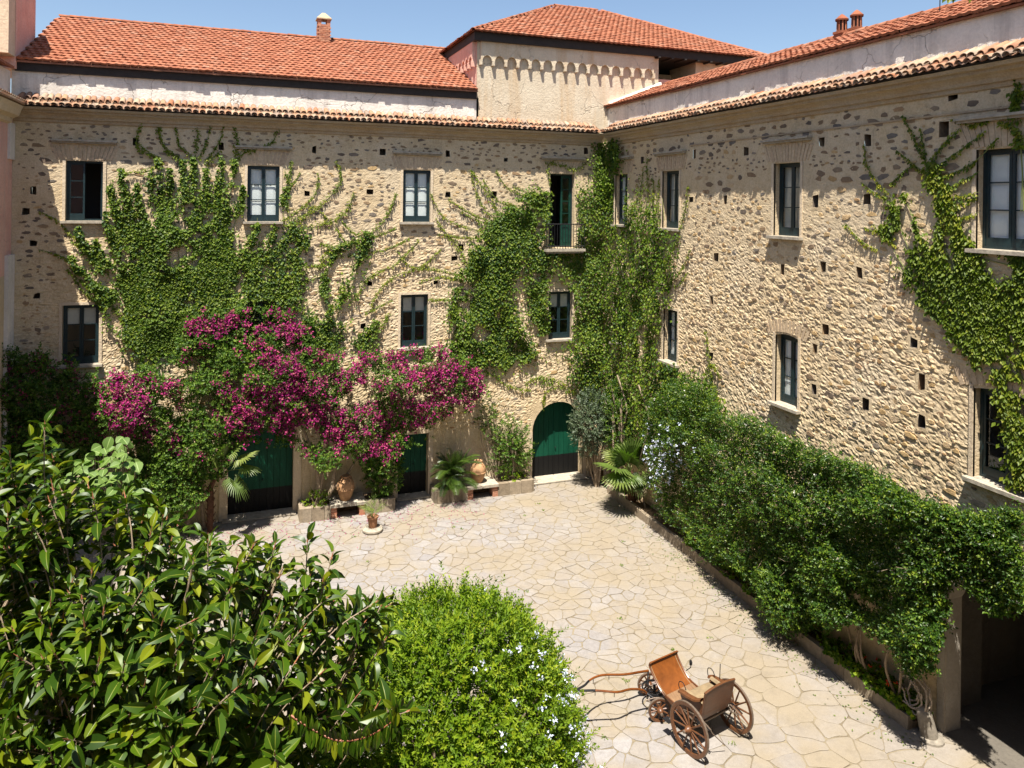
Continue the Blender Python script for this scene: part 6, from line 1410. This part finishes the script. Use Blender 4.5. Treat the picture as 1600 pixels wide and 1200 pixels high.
extra = [((481, 838), 9.3, (.05, 0, 1)), ((70, 662), 9.7, (.0, 0, 1)), ((600, 938), 9.0, (.5, .1, .8)), ((430, 850), 9.3, (.2, 0, .9)), ((325, 838), 9.4, (0, 0, 1)), ((645, 1108), 8.3, (.9, -.2, .3)), ((395, 852), 9.3, (.1, -.2, 1)), ((520, 865), 9.2, (.3, .1, 1)), ((15, 705), 9.6, (-.1, 0, 1)), ((255, 805), 9.5, (.1, 0, 1)), ((575, 945), 9.0, (.3, 0, 1)), ((505, 905), 9.1, (.1, -.2, 1))]
P_, D_, L_, W_l = [], [], [], []; N_ = []
core = V3([-1.2, 9.6, 5.0]); shoots = []
tocam = unit(EYE - tips) * V3([1, 1, .3])
for i in range(nsh):
    o = unit(tips[i] - core); dr = unit(o * .7 + V3([0, 0, .75]) + tocam[i] * .25 + rng.normal(0, .28, 3)); shoots.append((tips[i], dr, rng.uniform(.34, .56), rng.integers(9, 14), 1.0 if layer[i] == 0 else .999))
for (pp, ds, dr) in extra: shoots.append((at_d(*pp, ds), unit(V3(dr)), .62, 13, .95))
mb = MB(); twigs = MB()
for (tip, dr, sl_, k, sc) in shoots:
    a0 = unit(np.cross(dr, rnd3(1)[0])); b0 = np.cross(dr, a0); base = tip - dr * sl_; bend = base - dr * .22 - V3([0, 0, .16]) + (core - base) * .04
    if sc != .999: twigs.tube(smooth_line([bend, base, tip - dr * .05], 3), [.008, .008, .008, .008, .008, .007, .006], 5)
    mb.tube([tip - dr * .07, tip + dr * .05], [.010, .002], 5)
    for j in range(k):
        tt = (j + .5) / k; ph = j * 2.4 + rng.normal(0, .2); an = R(82 - 52 * tt) + rng.normal(0, .12); rad = a0 * math.cos(ph) + b0 * math.sin(ph)
        ld = unit(dr * math.cos(an) + rad * math.sin(an) + V3([0, 0, -.42 * (1 - tt)])); ln = unit(dr - ld * (dr @ ld) + rng.normal(0, .15, 3))
        q = base + dr * sl_ * tt; pl = .035
        twigs.tube([q, q + ld * pl], [.004, .003], 3, False)
        L = sc * rng.uniform(.19, .28) * (.75 + .35 * math.sin(math.pi * min(1, tt + .25))); P_.append(q + ld * pl); D_.append(ld); N_.append(ln); L_.append(L); W_l.append(L * rng.uniform(.37, .48))
# the arching branch with a comb of hanging leaves at the lower edge
arc = smooth_line([at_d(455, 1118, 8.15), at_d(490, 1140, 8.1), at_d(525, 1156, 8.05), at_d(560, 1155, 8.0), at_d(590, 1143, 7.95), at_d(618, 1122, 7.9), at_d(622, 1108, 7.88)], 6)
arcb = MB(); arcb.tube(arc, list(np.linspace(.012, .006, len(arc))), 6)
for i in range(2, len(arc) - 1):
    for sg in (1, -1):
        ld = unit(V3([0, 0, -1.0 if sg == 1 else .55]) + RT * rng.uniform(-.15, .05) - FW * .25); P_.append(arc[i]); D_.append(ld); N_.append(unit(-FW + RT * rng.uniform(-.6, .6) + V3([0, 0, .35]))); L = rng.uniform(.15, .21) * (1 if sg == 1 else .8); L_.append(L); W_l.append(L * .40)
# leaves deeper inside
k = 2800; x, y = sample(RUB, k); q = at_d(x, y, 9.9 - 1.2 * np.clip((y - 680) / 520, 0, 1.2) + rng.uniform(.5, 2.2, k)); P_ += list(q); D_ += list(unit(rnd3(k) + V3([0, 0, -.1]))); N_ += list(unit(rnd3(k) + V3([0, 0, 1.2]))); L_ += list(rng.uniform(.16, .24, k)); W_l += list(rng.uniform(.07, .11, k))
P_, D_, N_, L_, W_l = map(np.array, (P_, D_, N_, L_, W_l))
S_ = unit(np.cross(D_, N_)); N_ = unit(np.cross(S_, D_)); A_ = np.stack([S_ * W_l[:, None], D_ * L_[:, None], N_ * L_[:, None] * .8], axis=2)
x, y, dd = project(P_ + D_ * L_[:, None] * .5); face = np.abs(np.einsum('ij,ij->i', N_, unit(EYE - P_)))
sc = L_ * W_l / dd ** 2 * (.3 + face) * np.where((x > 0) & (x < 700) & (y > 640) & (y < 1195), 1, 0) / (dd - 6.5) ** 2
kind = rng.integers(0, 6, len(P_)); od = np.argsort(-sc)
for i in od[:300]: single('leaf', rt_me[kind[i]], A_[i], P_[i], t)
rest = od[300:]
for k in range(6):
    ii = rest[kind[rest] == k]; instanced('inner_leaves', RTV[k][0], RTV[k][1], A_[ii], P_[ii], M['rubber_leaf'], t, None, 'stuff', {'mid': RTV[k][2]}, True)
mb.build('bud', M['red_twig'], t, True, 'stuff'); twigs.build('twigs', M['bark'], t, True, 'stuff'); arcb.build('branch', M['red_twig'], t, True)
tr = MB(); tr.tube(smooth_line([(-1.2, 9.6, 0), (-1.15, 9.6, 1.6), (-1.25, 9.55, 3.2), (-1.1, 9.6, 4.6)], 5), list(np.linspace(.17, .09, 16)), 10); tr.build('trunk', M['grey_bark'], t, True)
for i in range(12):
    e = tips[rng.integers(0, nsh)]; z0 = rng.uniform(2.2, 5.0); b0 = V3([-1.2, 9.6, z0]); q = MB(); s = smooth_line([b0, b0 + (e - b0) * .45 + V3([0, 0, -.25]), e], 6); q.tube(s, list(np.linspace(.05, .012, len(s))), 7); q.build('branch', M['bark'], t, True)

# the pale broad leaved shrub that shows among it
PALE = [(95, 745), (125, 715), (165, 690), (180, 675), (205, 690), (210, 730), (190, 760), (235, 790), (240, 830), (205, 830), (160, 790), (120, 770)]
pv, pf, pm = rubber_template(.18, .2); pv = pv * V3([1.0, 1, 1])
t = thing('broad_leaved_shrub', 'pale green shrub with heart shaped leaves poking out behind the rubber tree', 'shrub', (-3.6, 10.0, 0))
k = 150; x, y = sample(PALE, k); P = at_d(x, y, rng.uniform(9.9, 10.8, k)); D = unit(rnd3(k) * V3([1, 1, .4]) + V3([0, 0, -.35]) - FW * .3); Nn = unit(V3([0, 0, 1.0]) - FW * .5 + rng.normal(0, .3, (k, 3))); S = unit(np.cross(D, Nn)); Nn = unit(np.cross(S, D)); L = rng.uniform(.11, .175, k)
pale_me = template_mesh('leaf', pv, pf, M['pale_leaf'], {'mid': pm}, True)
for i in range(k): single('leaf', pale_me, np.stack([S[i] * L[i] * .85, D[i] * L[i], Nn[i] * L[i]], axis=1), P[i], t)
mb = MB()
for i in range(0, k, 2): mb.tube([P[i], P[i] + V3([rng.uniform(-.05, .05), .05, -.22])], [.004, .006], 4)
for i in range(0, k, 22): mb.tube(smooth_line([P[i] + V3([0, .1, -.2]), P[i] * .6 + V3([-3.2, 10.8, 5.6]) * .4, V3([-3.4, 10.3, 4.0])], 4), [.010] * 9, 5)
mb.tube([(-3.6, 10.0, 0), (-3.4, 10.2, 5.0)], [.05, .03], 7); mb.build('stem', M['bark'], t, True)

# a few leaves of an overhanging shoot at the top edge
t = thing('overhanging_shoot', 'few yellow green leaves hanging into the sky at the top edge above the right roof', 'branch', tuple(float(q) for q in at_d(1490, -60, 8.0)))
pts = [at_d(1490, -60, 8.0), at_d(1494, -25, 8.0), at_d(1487, 2, 8.0)]; mb = MB(); mb.tube(smooth_line(pts, 4), .006, 5); mb.tube(smooth_line([pts[1], at_d(1508, -8, 8.0), at_d(1514, 0, 8.0)], 4), .005, 5); mb.build('twig', M['twig'], t, True)
P = at_d(V3([1478., 1484, 1490, 1494, 1481, 1512, 1516]), V3([-6., -4, -6, -10, -12, -8, -6]), 8.0); k = len(P); leaves('leaf', P, V3([0, 0, -1.0]) + rng.normal(0, .35, (k, 3)), -FW + rng.normal(0, .4, (k, 3)), .08, .045, M['bright_ivy'], t, None, LEAF_V, LEAF_F)

# litter and weeds on the paving
k = 520; P = np.stack([rng.uniform(-1, 8.2, k), 26.3 - np.abs(rng.normal(0, 1.1, k)), np.full(k, .03)], 1); leaves('fallen_petals', P, rnd3(k) * V3([1, 1, .1]), V3([0, 0, 1.0]) + rng.normal(0, .3, (k, 3)), .045, .04, M['bract'], None)
k = 420; P = np.stack([13.0 - np.abs(rng.normal(0, .5, k)), rng.uniform(11, 25, k), np.full(k, .03)], 1); leaves('fallen_leaves', P, rnd3(k) * V3([1, 1, .1]), V3([0, 0, 1.0]) + rng.normal(0, .35, (k, 3)), .06, .03, M['palm_leaf'], None)
k = 26; c = np.stack([rng.uniform(1, 12.5, k), rng.uniform(12.5, 26, k), np.full(k, .01)], 1); idx = np.repeat(np.arange(k), 16); P = c[idx] + rng.normal(0, .035, (len(idx), 3)) * V3([1, 1, 0]); leaves('weeds', P, rnd3(len(idx)) * V3([1, 1, .5]) + V3([0, 0, .6]), rnd3(len(idx)), .06, .02, M['bush_leaf'], None)
